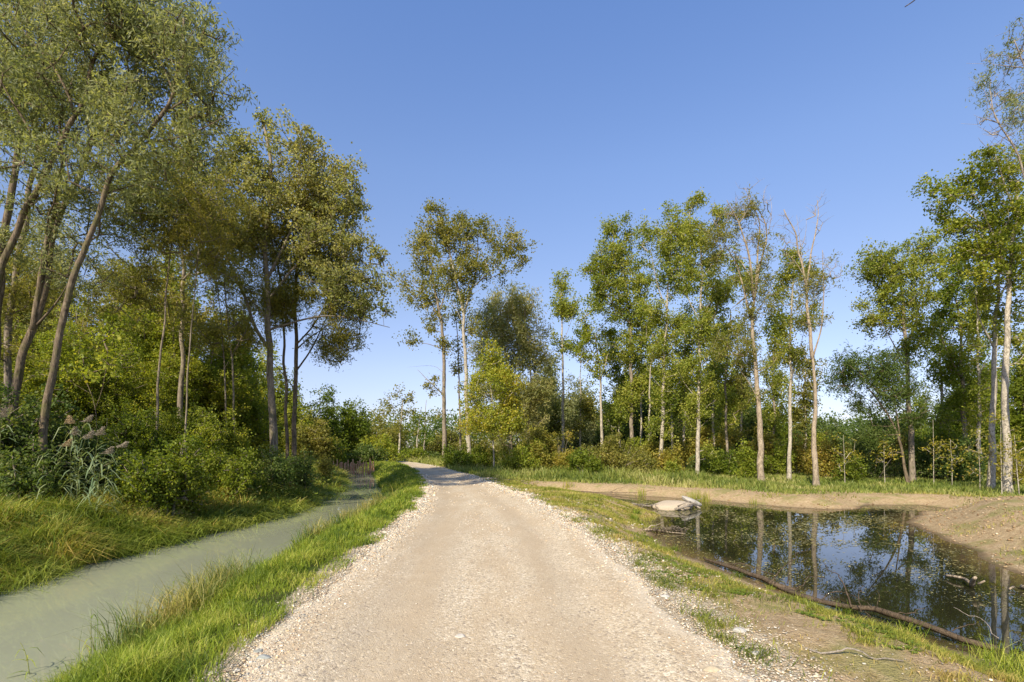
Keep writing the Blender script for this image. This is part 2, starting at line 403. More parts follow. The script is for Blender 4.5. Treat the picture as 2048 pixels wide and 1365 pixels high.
grav = 1-sm((sp-.15)/np.where(right, .75, .35))                                                  # gravel spilling off the path
grav = grav*(y_ < 70)
wet = np.maximum(1-sm(so/.30), 1-sm(sc/.35))
def mk_ground():
    m, nt, N = newmat('ground_soil'); v = pos_(nt)
    s = attr_(nt, 'sand').outputs['Fac']; gr = attr_(nt, 'gravel').outputs['Fac']; we = attr_(nt, 'wet').outputs['Fac']
    a = noise_(nt, v, 1.1, 6, .6); b = noise_(nt, v, 9, 6, .65); c = noise_(nt, v, 45, 4, .6)
    forest = ramp_(nt, b, [(.3, (.035, .035, .012)), (.5, (.07, .065, .02)), (.7, (.10, .10, .03))])
    forest = mix_(nt, ramp_(nt, a, [(.42, g(0)), (.6, g(.8))]), forest, (.06, .10, .018))
    sandc = ramp_(nt, b, [(.3, (.33, .23, .125)), (.5, (.46, .34, .19)), (.7, (.58, .45, .275))])
    sandc = mix_(nt, ramp_(nt, c, [(.38, g(.6)), (.55, g(0))]), sandc, (.26, .17, .085))
    sandc = mix_(nt, ramp_(nt, a, [(.50, g(0)), (.62, g(.6))]), sandc, (.21, .22, .055))
    grc = ramp_(nt, c, [(.3, (.30, .23, .14)), (.5, (.50, .41, .28)), (.7, (.70, .60, .45))])
    ff = math_(nt, 'ADD', s, math_(nt, 'MULTIPLY', math_(nt, 'SUBTRACT', b, .5), .9))
    col = mix_(nt, ramp_(nt, ff, [(.35, g(0)), (.6, g(1))]), forest, sandc)
    fg = math_(nt, 'ADD', gr, math_(nt, 'MULTIPLY', math_(nt, 'SUBTRACT', b, .5), 1.1))
    col = mix_(nt, ramp_(nt, fg, [(.4, g(0)), (.6, g(1))]), col, grc)
    col = mix_(nt, math_(nt, 'MULTIPLY', we, .75), col, (.075, .05, .025))
    h = math_(nt, 'ADD', math_(nt, 'MULTIPLY', b, .5), math_(nt, 'MULTIPLY', c, .5))
    out_(nt, principled(nt, col, .93, h, 1., .09, .12).outputs[0]); return m
M_ground = mk_ground()
me = mesh('ground', np.stack([x_, y_, GZ.ravel()], -1), L, np.full(len(L), 4), M_ground, smooth=True, attrs={'sand': sand, 'gravel': grav, 'wet': wet})
link('ground', me, kind='structure')

# gravel track: a sheet on the ground with ragged edges
ys = axis([(-12, 3, 1, .12), (3, 30, .12, .14), (30, 115, .2, 3)]); nc = 44
u = np.linspace(0, 1, nc)
aL = itp(pathL, ys)-.02+(n2(ys, ys*0, 1.3, 4)-.5)*.28+(n2(ys, ys*0, 5, 6)-.5)*.16; aR = itp(pathR, ys)+(n2(ys, ys*0+7, 1.3, 4)-.5)*.28+(n2(ys, ys*0+3, 5, 6)-.5)*.16
PX = aL[:, None]*(1-u)+aR[:, None]*u; PY = np.repeat(ys[:, None], nc, 1)
PZ = H(PX, PY)+.012-.03*(np.minimum(u, 1-u)[None] < .001)
PZ = np.maximum(PZ, np.interp(0, [0], [0])-1)
i = np.arange(len(ys)-1)[:, None]*nc+np.arange(nc-1)[None]
L = np.stack([i, i+1, i+nc+1, i+nc], -1).reshape(-1, 4)
def mk_path():
    m, nt, N = newmat('track_gravel'); v = pos_(nt); uu = attr_(nt, 'across').outputs['Fac']
    mp = N('ShaderNodeMapping'); mp.inputs['Scale'].default_value = (1, .22, 1); ln_(nt, v, mp.inputs['Vector'])
    streak = noise_(nt, mp.outputs[0], 1.8, 4, .55); a = noise_(nt, v, 3.2, 5, .6)
    vo = N('ShaderNodeTexVoronoi'); vo.inputs['Scale'].default_value = 38; ln_(nt, v, vo.inputs['Vector'])
    vo2 = N('ShaderNodeTexVoronoi'); vo2.inputs['Scale'].default_value = 95; ln_(nt, v, vo2.inputs['Vector'])
    c2 = noise_(nt, v, 160, 3, .6)
    sep = N('ShaderNodeSeparateColor'); ln_(nt, vo.outputs['Color'], sep.inputs[0])
    sep2 = N('ShaderNodeSeparateColor'); ln_(nt, vo2.outputs['Color'], sep2.inputs[0])
    fines = ramp_(nt, a, [(.3, (.40, .33, .235)), (.55, (.49, .415, .305)), (.75, (.58, .495, .37))])
    fines = mix_(nt, .25, fines, ramp_(nt, c2, [(.35, (.30, .22, .14)), (.65, (.64, .54, .41))]))
    st = ramp_(nt, sep.outputs[0], [(0, (.22, .185, .15)), (.3, (.43, .34, .22)), (.6, (.56, .46, .31)), (1, (.70, .61, .46))])
    st2 = ramp_(nt, sep2.outputs[0], [(0, (.20, .16, .12)), (.35, (.45, .35, .21)), (1, (.70, .59, .42))])
    # wheel tracks are finer and browner; centre and edges stonier
    tr = ramp_(nt, uu, [(0, g(1)), (.10, g(.75)), (.22, g(.12)), (.32, g(.12)), (.45, g(.62)), (.58, g(.55)), (.70, g(.22)), (.78, g(.35)), (.9, g(.95)), (1, g(1))])
    k = math_(nt, 'ADD', tr, math_(nt, 'MULTIPLY', math_(nt, 'SUBTRACT', streak, .5), 1.3))
    stony = math_(nt, 'GREATER_THAN', math_(nt, 'ADD', math_(nt, 'MULTIPLY', k, .55), sep.outputs[1]), .82)
    stony2 = math_(nt, 'GREATER_THAN', math_(nt, 'ADD', math_(nt, 'MULTIPLY', k, .5), sep2.outputs[1]), .75)
    col = mix_(nt, math_(nt, 'MULTIPLY', stony2, .75), fines, st2)
    col = mix_(nt, math_(nt, 'MULTIPLY', stony, .8), col, st)
    col = mix_(nt, ramp_(nt, streak, [(.42, g(.45)), (.58, g(0))]), col, (.40, .295, .175))
    rut = ramp_(nt, uu, [(0, g(0)), (.14, g(0)), (.25, g(.5)), (.31, g(.45)), (.42, g(0)), (.60, g(0)), (.70, g(.38)), (.75, g(.3)), (.84, g(0)), (1, g(0))])
    col = mix_(nt, rut, col, (.38, .295, .19)); eg = ramp_(nt, uu, [(0, g(.4)), (.08, g(0)), (.90, g(0)), (1, g(.45))]); col = mix_(nt, eg, col, (.70, .63, .50))
    d1 = math_(nt, 'MULTIPLY', math_(nt, 'SUBTRACT', .6, vo.outputs['Distance']), stony)
    h = math_(nt, 'ADD', math_(nt, 'MULTIPLY', d1, .8), math_(nt, 'ADD', math_(nt, 'MULTIPLY', math_(nt, 'SUBTRACT', .6, vo2.outputs['Distance']), .45), math_(nt, 'MULTIPLY', c2, .3)))
    out_(nt, principled(nt, col, .9, h, .8, .012, .2).outputs[0]); return m
me = mesh('path', np.stack([PX, PY, PZ], -1).reshape(-1, 3), L, np.full(len(L), 4), mk_path(), smooth=True, attrs={'across': np.repeat(u[None], len(ys), 0).ravel()})
link('path', me, kind='structure')

# water sheets
def water_mat(name, deep, shallow, rough, bs, scale, spec=.5, shore=.9, tr=0.):
    m, nt, N = newmat(name); v = pos_(nt); s = attr_(nt, 'shore').outputs['Fac']
    mp = N('ShaderNodeMapping'); mp.inputs['Scale'].default_value = (1, .45, 1); ln_(nt, v, mp.inputs['Vector'])
    a = noise_(nt, mp.outputs[0], scale, 3, .5, .4); b = noise_(nt, v, .55, 3)
    n5 = noise_(nt, v, 3.5, 4, .6)
    ss = math_(nt, 'ADD', s, math_(nt, 'MULTIPLY', math_(nt, 'SUBTRACT', n5, .5), .5))
    col = mix_(nt, ramp_(nt, ss, [(.3, g(0)), (1., g(shore))]), deep, shallow)
    bs_ = ramp_(nt, b, [(.4, g(.25)), (.62, g(1))])
    p = principled(nt, col, rough, spec=spec); p.inputs['IOR'].default_value = 1.333
    bn = N('ShaderNodeBump'); bn.inputs['Distance'].default_value = .02; ln_(nt, a, bn.inputs['Height']); ln_(nt, math_(nt, 'MULTIPLY', bs_, bs), bn.inputs['Strength'])
    ln_(nt, bn.outputs[0], p.inputs['Normal'])
    out_(nt, p.outputs[0]); return m
def sheet(name, xs, ys, z, keep, mat, shore):
    X, Y = np.meshgrid(xs, ys); n = len(xs)
    i = (np.arange(len(ys)-1)[:, None]*n+np.arange(n-1)[None]).ravel()
    k = keep(X, Y).ravel(); i = i[k[i] | k[i+1] | k[i+n] | k[i+n+1]]
    L = np.stack([i, i+1, i+n+1, i+n], -1)
    me = mesh(name, np.stack([X.ravel(), Y.ravel(), np.full(X.size, z)], -1), L, np.full(len(L), 4), mat, smooth=True, attrs={'shore': shore(X, Y).ravel()})
    return link(name, me, kind='structure')
W_creek = water_mat('milky_creek_water', (.265, .275, .185), (.22, .20, .11), .012, .06, 1.6, .5, .5)
W_creek.node_tree.nodes['Principled BSDF'].inputs['IOR'].default_value = 1.5
W_pond = water_mat('dark_pond_water', (.018, .018, .008), (.16, .105, .05), .015, .035, 2.0, .5, .8)
sheet('creek_water', axis([(-60, -16, 1, .3), (-16, -2, .2, .2)]), axis([(-30, 3, 1, .3), (3, 40, .25, .3), (40, 100, .5, 2)]), ZC, lambda X, Y: S_creek(X, Y) < .6, W_creek, lambda X, Y: np.clip(1+S_creek(X, Y)/.5, 0, 1))
sheet('pond_water', axis([(0, 20, .16, .16)]), axis([(-1, 31, .16, .16)]), ZP, lambda X, Y: S_pond(X, Y) < .6, W_pond, lambda X, Y: np.clip(1+S_pond(X, Y)/1.3, 0, 1)*np.where(Y > 8, 1, .6))

# ------------------------------------------------------------------ sky, sun, camera
SUN_EL, SUN_AZ = math.radians(37), math.radians(207)     # azimuth of the sun clockwise from +Y (behind the camera, to its left)
sx, sy, sz = math.sin(SUN_AZ)*math.cos(SUN_EL), math.cos(SUN_AZ)*math.cos(SUN_EL), math.sin(SUN_EL)
w = bpy.data.worlds.new('World'); scn.world = w; w.use_nodes = True; nt = w.node_tree; nt.nodes.clear()
st = nt.nodes.new('ShaderNodeTexSky'); st.sky_type = 'NISHITA'; st.sun_disc = False; st.sun_elevation = SUN_EL; st.sun_rotation = SUN_AZ
st.air_density = 1.0; st.dust_density = .6; st.ozone_density = 2.2; st.altitude = 300
bg = nt.nodes.new('ShaderNodeBackground'); bg.inputs['Strength'].default_value = .15
tc = nt.nodes.new('ShaderNodeTexCoord'); sx_ = nt.nodes.new('ShaderNodeSeparateXYZ'); nt.links.new(tc.outputs['Generated'], sx_.inputs[0])
rp = ramp_(nt, sx_.outputs[2], [(0, (.54, .50, .60)), (.045, (.56, .505, .61)), (.15, (.72, .61, .67)), (.283, (.80, .70, .71)), (.479, (.86, .84, .92)), (.667, (.79, .87, 1.05))])
nt.links.new(mix_(nt, 1., st.outputs[0], rp, 'MULTIPLY'), bg.inputs[0]); o = nt.nodes.new('ShaderNodeOutputWorld'); nt.links.new(bg.outputs[0], o.inputs[0])
sd = bpy.data.lights.new('sun', 'SUN'); sd.energy = 4.7; sd.angle = math.radians(.55); sd.color = (1., .895, .71)
so_ = bpy.data.objects.new('sun', sd); COL.objects.link(so_); so_.rotation_euler = Vector((sx, sy, sz)).to_track_quat('Z', 'Y').to_euler(); so_.location = (-30, -40, 40)
cd = bpy.data.cameras.new('camera'); cam = bpy.data.objects.new('camera', cd); COL.objects.link(cam)
cd.sensor_width = 36; cd.lens = 36*F/2048; cd.shift_y = (HOR-682.5)/2048; cd.clip_end = 5000; cd.clip_start = .05
cam.location = (0, 0, CAMZ); cam.rotation_euler = (math.pi/2, 0, 0); scn.camera = cam
scn.view_settings.view_transform = 'Standard'; scn.view_settings.look = 'None'; scn.view_settings.exposure = .76; scn.view_settings.gamma = 1
# ================================================================== TREES
def line_px(pts): return pts
GW = 'leaning willows on the left bank'
# --- big leaning willows at the left edge of the picture
tree('grey-green willow stem leaning out of the left edge, its fork reaching the upper left corner', 13.5, [(-70,905),(-40,730),(0,561),(37,433),(73,389),(92,330),(125,272),(165,200),(190,120),(230,30)], .19,
     limbs=[([(92,330),(60,260),(20,200),(-20,120)], .07), ([(150,230),(120,150),(60,80),(20,20)], .06), ([(125,272),(190,290),(260,310)], .03)],
     blobs=[(120,60,150,130),(250,20,130,110),(30,170,130,130),(180,170,120,90),(40,340,110,90)], pal='willow', kind='willow', cov=0.74, bark=B_brown, name='willow_tree', group=GW, gap=.47)
tree('thick upright willow trunk just inside the left edge with dark bark', 15.5, [(-20,900),(-8,660),(4,455),(22,407),(33,323),(37,250),(52,100),(60,-60)], .23,
     limbs=[([(33,300),(0,200),(-60,100)], .07), ([(40,220),(90,120),(130,0)], .06)],
     blobs=[(20,10,150,150),(-60,200,120,150),(70,200,110,110),(10,470,90,90)], pal='willow', kind='willow', cov=0.62, bark=B_brown, name='willow_tree', group=GW, gap=.47)
tree('straight dark willow trunk, second from the left edge, half hidden by leaves', 17, [(12,880),(18,700),(22,590),(37,514),(51,455),(66,360),(73,287),(76,150),(90,20),(95,-60)], .20,
     limbs=[([(73,287),(110,200),(170,90)], .06)], blobs=[(90,40,140,120),(110,230,120,120),(60,560,80,70),(-20,640,80,90)], pal='olive', kind='willow', cov=0.58, bark=B_grey, name='willow_tree', group=GW, gap=.47)
tree('willow with two stems crossing, leaning right behind the front leaning trunk', 14.5, [(20,860),(37,726),(66,660),(88,580),(103,506),(121,426),(154,356),(190,287),(217,240),(260,150),(280,60)], .19,
     limbs=[([(66,660),(78,560),(92,506),(108,433),(121,360),(126,240),(150,130)], .12), ([(217,240),(300,200),(390,160)], .05), ([(190,287),(160,200),(170,90)], .05), ([(75,650),(110,610),(140,560)], .06)],
     blobs=[(290,60,140,110),(200,170,120,90),(340,150,110,90),(200,400,100,90),(150,520,90,60)], pal='willow', kind='willow', cov=0.70, bark=B_brown, name='willow_tree', group=GW, gap=.47)
tree('curved willow with a pale lower trunk, its crown overhanging the clearing farthest right', 13, [(85,850),(103,737),(125,653),(132,605),(157,525),(183,462),(209,389),(238,334),(282,287),(305,262),(345,205),(362,130),(365,40)], .155,
     limbs=[([(330,225),(390,190),(440,170),(470,140)], .045), ([(282,287),(350,280),(420,250),(465,225)], .04), ([(209,389),(270,370),(340,360)], .035), ([(132,605),(150,570),(150,520)], .05), ([(350,190),(320,120),(290,60)], .045)],
     blobs=[(370,110,95,90),(435,175,66,66),(410,235,75,40),(300,60,110,90),(290,330,100,60),(370,300,70,45),(400,60,50,50),(260,240,90,70),(170,330,80,60)], pal='willow', kind='willow', cov=0.74, bark=B_brown, name='willow_tree', group=GW, gap=.47)
# --- thinner trees in the middle of the left bank
GL = 'slender trees of the left wood'
tree('thin slightly bent dark stem, left one of two before the thick brown trunk', 19, [(313,835),(322,720),(332,600),(345,480),(362,380),(370,320)], .085,
     limbs=[([(340,520),(290,440),(250,380)], .03), ([(332,600),(280,560),(240,545)], .02)], blobs=[(350,380,85,110),(270,430,80,90),(300,560,80,60),(240,600,70,60)], pal='olive', kind='willow', cov=0.90, bark=B_grey, name='slender_tree', group=GL, gap=.44)
tree('thick brown trunk in the wood between two thin stems, mossy and straight', 24, [(360,820),(366,700),(366,560),(362,470),(370,380),(380,300)], .21,
     limbs=[([(366,600),(310,570),(250,560)], .05), ([(366,560),(420,500),(460,440)], .06), ([(366,650),(420,625),(470,610)], .04), ([(363,500),(310,400),(280,340)], .06)],
     blobs=[(380,370,110,110),(300,400,90,100),(450,470,90,90),(290,600,100,60),(440,640,80,60),(400,290,80,60)], pal='olive', kind='maple', cov=0.86, bark=B_grey, name='slender_tree', group=GL, gap=.44)
tree('thin pale stem curving up right beside the thick brown trunk', 18.5, [(372,800),(378,700),(387,610),(398,500),(400,420)], .065,
     limbs=[([(396,520),(420,450),(450,400)], .025)], blobs=[(410,410,75,90),(430,520,60,60),(350,470,60,60)], pal='olive', kind='willow', cov=0.79, bark=B_grey, name='slender_tree', group=GL, gap=.44)
tree('pair of thin dark stems left of the big grey poplar trunk', 22, [(468,800),(462,700),(452,600),(444,500),(440,420)], .08, extra_trunks=[([(457,800),(448,700),(438,600),(424,520)], .07)],
     limbs=[([(450,590),(490,540),(520,500)], .03)], blobs=[(440,450,75,80),(470,560,75,60),(400,520,60,60),(420,660,60,50),(500,660,60,50)], pal='olive', kind='willow', cov=0.90, bark=B_grey, name='slender_tree', group=GL, gap=.44)
tree('small forked sapling with brown stem standing among the dark bushes at the left', 15, [(194,860),(192,815),(180,780),(160,740)], .035, limbs=[([(192,815),(206,780),(214,730),(216,690)], .02), ([(185,790),(150,770),(130,755)], .012)],
     blobs=[(200,680,70,60),(140,720,55,45),(230,740,50,40)], pal='yellowgreen', kind='maple', cov=0.50, bark=B_brown, name='sapling', group=None, gap=.46)
# --- the two big trees beside the gap
tree('big grey-barked poplar with golden green top, the thickest trunk left of the creek', 24, [(546,890),(543,780),(540,690),(536,600),(530,500),(540,400),(545,310),(530,240)], .30,
     limbs=[([(540,700),(515,665),(490,600),(455,520),(430,440),(420,360)], .13), ([(538,640),(500,600),(460,570),(410,560)], .07), ([(534,560),(590,450),(630,360),(650,300)], .12), ([(537,600),(600,520),(680,430),(715,380)], .10), ([(530,500),(480,400),(470,310)], .09), ([(540,660),(600,640),(660,630),(720,640),(780,655)], .085), ([(600,520),(660,540),(720,560),(780,540)], .05), ([(545,420),(600,330),(600,270)], .06)],
     blobs=[(500,290,55,50),(525,245,22,30),(580,280,55,45),(640,320,52,50),(690,340,38,38),(700,410,40,55),(650,400,70,70),(560,360,80,70),(470,360,75,75),(420,420,65,75),(620,480,90,60),(715,490,45,50),(740,560,50,40),(760,530,35,30),(720,610,55,30),(480,480,80,60),(400,330,50,50),(660,560,60,50),(770,620,18,14),(545,450,70,60)], pal='paleolive', kind='poplar', cov=1.1, yellow=.0, bark=B_grey, group='big trees beside the creek', gap=.42)
tree('olive brown willow right beside the big grey poplar, its branches spreading over the water', 25.5, [(588,890),(590,790),(592,700),(590,610),(592,520),(588,430),(600,370)], .21, extra_trunks=[([(574,870),(572,770),(566,680),(560,590),(552,500)], .15)],
     limbs=[([(592,700),(630,665),(670,655),(710,660)], .06), ([(594,740),(630,690),(670,600),(690,530)], .07), ([(592,690),(640,640),(665,560),(660,480)], .07), ([(591,640),(560,560),(540,470),(540,400)], .07), ([(590,560),(630,480),(650,400)], .06), ([(590,780),(560,740),(520,700)], .045), ([(630,680),(680,700),(700,720)], .025)],
     blobs=[(600,400,75,75),(650,440,65,75),(560,470,70,80),(620,530,90,70),(680,540,60,60),(660,620,70,60),(690,670,50,38),(650,700,50,35),(560,600,70,60),(600,620,70,50),(700,600,40,40)], pal='olive', kind='willow', cov=1.3, bark=B_brown, name='willow_tree', group='big trees beside the creek', gap=.44)
# --- trees right of the track, centre
GC = 'tall trees right of the track bend'
tree('tall bare-trunked poplar nearest the track bend with low side branch to the left', 54, [(889,915),(889,840),(888,720),(885,650),(872,590),(860,520),(850,460)], .40,
     limbs=[([(888,790),(870,775),(850,755),(835,740)], .11), ([(885,650),(860,600),(830,570),(800,555)], .14), ([(887,700),(850,685),(812,688)], .07), ([(880,620),(900,560),(905,500)], .12), ([(886,745),(868,730),(815,735)], .03)],
     blobs=[(840,460,24,38),(855,500,37,38),(835,545,33,35),(870,570,38,44),(815,590,20,20),(830,680,29,15),(868,640,29,38),(846,745,22,20),(866,770,14,26),(888,690,22,24),(880,810,9,26),(850,600,28,22),(806,560,15,18)], pal='olive', kind='poplar', cov=.95, bark=B_grey, group=GC, gap=.43)
tree('tallest pale poplar behind the roadside bushes, forked white trunk under the broad top', 47, [(940,930),(935,840),(932,760),(930,700),(926,620),(912,560),(900,500),(885,450)], .36,
     limbs=[([(927,630),(945,570),(955,510),(960,450)], .17), ([(945,575),(985,540),(1010,510),(1035,495)], .10), ([(915,570),(880,520),(860,480)], .10), ([(932,700),(950,690),(975,700)], .06), ([(930,660),(905,600),(890,560)], .05)],
     blobs=[(858,425,18,26),(865,470,37,42),(900,480,50,50),(945,470,50,42),(1000,495,38,33),(1040,500,29,29),(1020,470,15,24),(975,450,15,20),(950,530,55,50),(900,545,50,44),(1000,540,42,24),(880,420,15,20),(925,440,20,18),(925,600,33,31),(1040,530,20,15),(940,660,22,33)], pal='olive', kind='poplar', cov=1.0, bark=B_pale, group=GC, gap=.42)
tree('slim grey tree between the two tall poplars at the track bend', 60, [(921,890),(919,780),(916,700),(912,640)], .22, blobs=[(915,650,24,66),(918,740,18,50)], pal='olive', kind='poplar', cov=.6, bark=B_grey, group=GC, gap=.44)
tree('broad rounded olive willow right of the tall pale poplar', 55, [(1022,905),(1020,820),(1018,740),(1005,680),(1000,620)], .36, extra_trunks=[([(1062,900),(1058,820),(1062,740),(1050,660)], .2)],
     limbs=[([(1018,740),(1045,690),(1060,640)], .14), ([(1018,760),(980,720),(960,680)], .12), ([(1060,760),(1080,740),(1100,730)], .05)],
     blobs=[(1010,610,56,49),(1045,620,45,43),(985,650,47,49),(1050,680,52,52),(1000,700,68,62),(1065,740,45,56),(1010,780,68,59),(1060,800,47,56),(980,760,37,56),(1020,850,62,47),(1082,770,27,37)], pal='paleolive', kind='willow', cov=1.5, bark=B_grey, name='willow_tree', group=GC, gap=.36, yellow=.15)
tree('small maple with yellowing leaves in front of the tall pale poplar', 43, [(988,930),(987,900),(984,850),(982,790),(980,730)], .13,
     limbs=[([(984,860),(1010,830),(1030,800)], .05), ([(984,850),(955,820),(940,790)], .05)],
     blobs=[(985,720,29,40),(975,770,46,33),(1005,770,40,33),(955,810,37,29),(1015,820,44,33),(985,850,61,33),(1040,855,24,20),(950,850,22,22)], pal='yellowgreen', kind='maple', cov=1.7, bark=B_pale, name='maple_tree', group=None, gap=.34, yellow=.25)
# --- the poplar stand across the pond
GP = 'tall poplars standing across the pond'
tree('slim poplar with a small round top, first of the stand after the olive willow', 62, [(1126,900),(1126,800),(1125,700),(1122,620),(1122,560)], .30, blobs=[(1122,575,20,31),(1125,610,37,37),(1120,650,31,33),(1130,690,26,29),(1140,640,18,33)], cov=1.32, group=GP, gap=0.45, limbs=[([(1124,690),(1140,650),(1150,620)],.06)])
tree('pale poplar with sparse yellowish crown, forked at half its height', 56, [(1204,910),(1203,840),(1201,770),(1197,720),(1190,670)], .30, limbs=[([(1201,760),(1212,720),(1225,690)], .12), ([(1197,720),(1175,690),(1162,660)], .08)],
     blobs=[(1190,640,44,40),(1225,650,33,44),(1170,690,33,40),(1215,710,40,33),(1190,740,29,29),(1200,610,22,22)], pal='yellowgreen', cov=0.84, group=GP, gap=0.46)
tree('leaf-clad dark poplar with the broadest crown on the left side of the stand', 50, [(1263,900),(1262,800),(1262,700),(1258,640),(1250,560),(1240,500)], .34, limbs=[([(1260,650),(1220,600),(1190,560)], .12), ([(1258,640),(1290,600),(1300,540)], .1), ([(1262,720),(1230,690),(1200,690)], .06)],
     blobs=[(1222,465,22,29),(1258,465,20,33),(1240,510,55,40),(1200,530,40,29),(1190,575,29,33),(1240,570,57,44),(1285,560,29,40),(1235,620,51,33),(1275,640,33,44),(1262,700,33,44),(1275,760,29,40),(1255,810,24,33),(1180,530,18,15)], cov=1.66, bark=B_grey, group=GP, gap=0.41)
tree('thin yellowish poplar between the dark broad poplar and the white-barked pair', 46, [(1299,905),(1298,820),(1300,740),(1305,670)], .17, blobs=[(1300,620,24,33),(1310,680,31,44),(1295,740,26,40),(1305,790,20,29)], pal='yellowgreen', cov=0.84, group=GP, gap=0.46)
tree('tall poplar with leaning foot and full crown, left one of the white-barked pair', 42, [(1317,948),(1322,900),(1325,850),(1326,760),(1330,680),(1336,600),(1340,520),(1342,460)], .26, limbs=[([(1328,720),(1350,680),(1370,640)], .07), ([(1334,620),(1310,560),(1300,500)], .09), ([(1338,560),(1370,520),(1385,470)], .08), ([(1326,780),(1300,750),(1290,720)], .04)],
     blobs=[(1322,430,20,29),(1300,460,29,26),(1345,450,33,40),(1330,500,55,42),(1370,490,29,44),(1340,555,51,40),(1375,560,26,33),(1310,620,33,33),(1355,650,40,40),(1320,700,33,40),(1345,740,33,33),(1330,800,31,37),(1318,860,26,33)], cov=1.44, group=GP, gap=0.43)
tree('leafy poplar of the pond stand with its trunk wrapped in shoots from the ground up', 52, [(1345,900),(1343,830),(1342,760),(1345,700)], .24, blobs=[(1350,720,37,44),(1345,790,29,40),(1365,760,22,33)], pal='green', cov=1.00, group=GP, gap=0.46)
tree('white-barked poplar standing nearest the pond grass, green shoots along its stem', 34, [(1395,962),(1396,900),(1397,800),(1399,700),(1401,600),(1404,520),(1403,450)], .225, limbs=[([(1398,740),(1425,700),(1440,660)], .05), ([(1400,640),(1375,600),(1365,550)], .06), ([(1402,560),(1430,520),(1450,480)], .06), ([(1397,800),(1370,770),(1355,740)], .035), ([(1396,860),(1415,840),(1430,830)], .02)],
     blobs=[(1400,415,26,31),(1385,450,24,29),(1425,440,26,31),(1405,490,40,35),(1440,520,33,40),(1385,540,31,33),(1410,580,46,37),(1440,600,29,40),(1390,650,40,37),(1425,690,35,37),(1385,730,35,37),(1410,780,33,37),(1380,810,22,26),(1400,850,29,37),(1388,900,20,24),(1412,905,18,22)], cov=1.26, group=GP, gap=0.45)
tree('poplar with thin grey trunk behind the half-dead willow of the stand', 40, [(1455,935),(1453,860),(1451,780),(1455,700),(1460,620)], .18, limbs=[([(1452,760),(1475,720),(1490,680)], .05)], blobs=[(1465,600,37,44),(1450,660,40,42),(1480,680,33,40),(1455,740,37,37),(1475,790,29,33),(1450,830,24,31),(1490,560,33,44)], pal='poplar', cov=1.22, bark=B_grey, group=GP, gap=0.45)
GD = 'half-dead willows across the pond'
tree('half-dead willow with a high fan of bare twigs above its ragged crown', 30.5, [(1522,968),(1521,880),(1517,800),(1512,730),(1507,660),(1508,600),(1513,550)], .30,
     limbs=[([(1508,600),(1500,540),(1490,480),(1470,430),(1455,400)], .13), ([(1511,570),(1515,500),(1520,440),(1535,480),(1533,440),(1520,400)][:3]+[(1500,400),(1490,375)], .10), ([(1513,550),(1528,500),(1536,470),(1520,420),(1500,400)], .11), ([(1508,650),(1490,590),(1470,520),(1440,470),(1425,440)], .10), ([(1505,560),(1478,520),(1455,490)], .05), ([(1517,800),(1495,760),(1480,740)], .05), ([(1536,470),(1545,420),(1540,390)], .03), ([(1507,640),(1530,600),(1550,560)],.04)],
     blobs=[(1440,470,48,46),(1470,430,40,33),(1500,420,31,29),(1430,520,33,29),(1530,500,29,44),(1500,560,44,33),(1520,640,35,44),(1480,640,29,33),(1520,720,33,40),(1470,690,42,33),(1445,700,26,22),(1520,770,29,33),(1525,590,33,33)], pal='olive', kind='willow', cov=0.60, bark=B_warm, name='willow_tree', group=GD, gap=0.46, twigs=[(1490,395,45,30),(1535,440,20,50),(1450,430,40,35),(1500,450,40,40),(1480,500,40,40)])
def dead_twigs(label_tree, Y, blobs, seed): pass
tree('slim white-spotted poplar between the two half-dead willows', 32, [(1578,966),(1580,900),(1582,820),(1583,740),(1580,660),(1584,590),(1588,530)], .20, limbs=[([(1582,760),(1600,700),(1610,650)], .05), ([(1582,700),(1560,650),(1555,600)], .05)],
     blobs=[(1585,510,33,31),(1560,560,31,40),(1600,560,33,40),(1575,620,40,40),(1610,640,26,33),(1565,690,29,37),(1595,720,29,33),(1560,760,18,20),(1600,780,15,20)], pal='poplar', cov=1.22, group=GP, gap=0.46)
tree('half-dead willow with bare forked top like antlers, right of the slim spotted poplar', 28, [(1634,976),(1631,900),(1629,820),(1627,740),(1623,690)], .26,
     limbs=[([(1625,720),(1617,650),(1612,590),(1606,530),(1594,480),(1580,450),(1568,420)], .15), ([(1611,580),(1620,530),(1630,470),(1638,430),(1636,400)], .10), ([(1626,715),(1642,660),(1648,600),(1645,540),(1647,500)], .08), ([(1606,530),(1598,470),(1594,430)], .035), ([(1600,505),(1612,470),(1613,440)], .03), ([(1612,560),(1590,520),(1560,495)], .04), ([(1588,470),(1570,455),(1555,450)],.02), ([(1627,780),(1612,750),(1600,735)], .03), ([(1618,640),(1590,610),(1560,560)],.03)],
     blobs=[(1650,560,37,33),(1620,560,31,33),(1665,530,20,20),(1600,590,26,33),(1640,620,24,29),(1605,640,24,24),(1600,740,18,18),(1668,590,20,15)], pal='olive', kind='willow', cov=0.58, bark=B_warm, name='willow_tree', group=GD, gap=0.46, twigs=[(1585,450,26,36),(1637,430,12,40),(1600,500,34,34),(1645,530,20,36),(1570,490,16,30),(1670,540,18,22)])

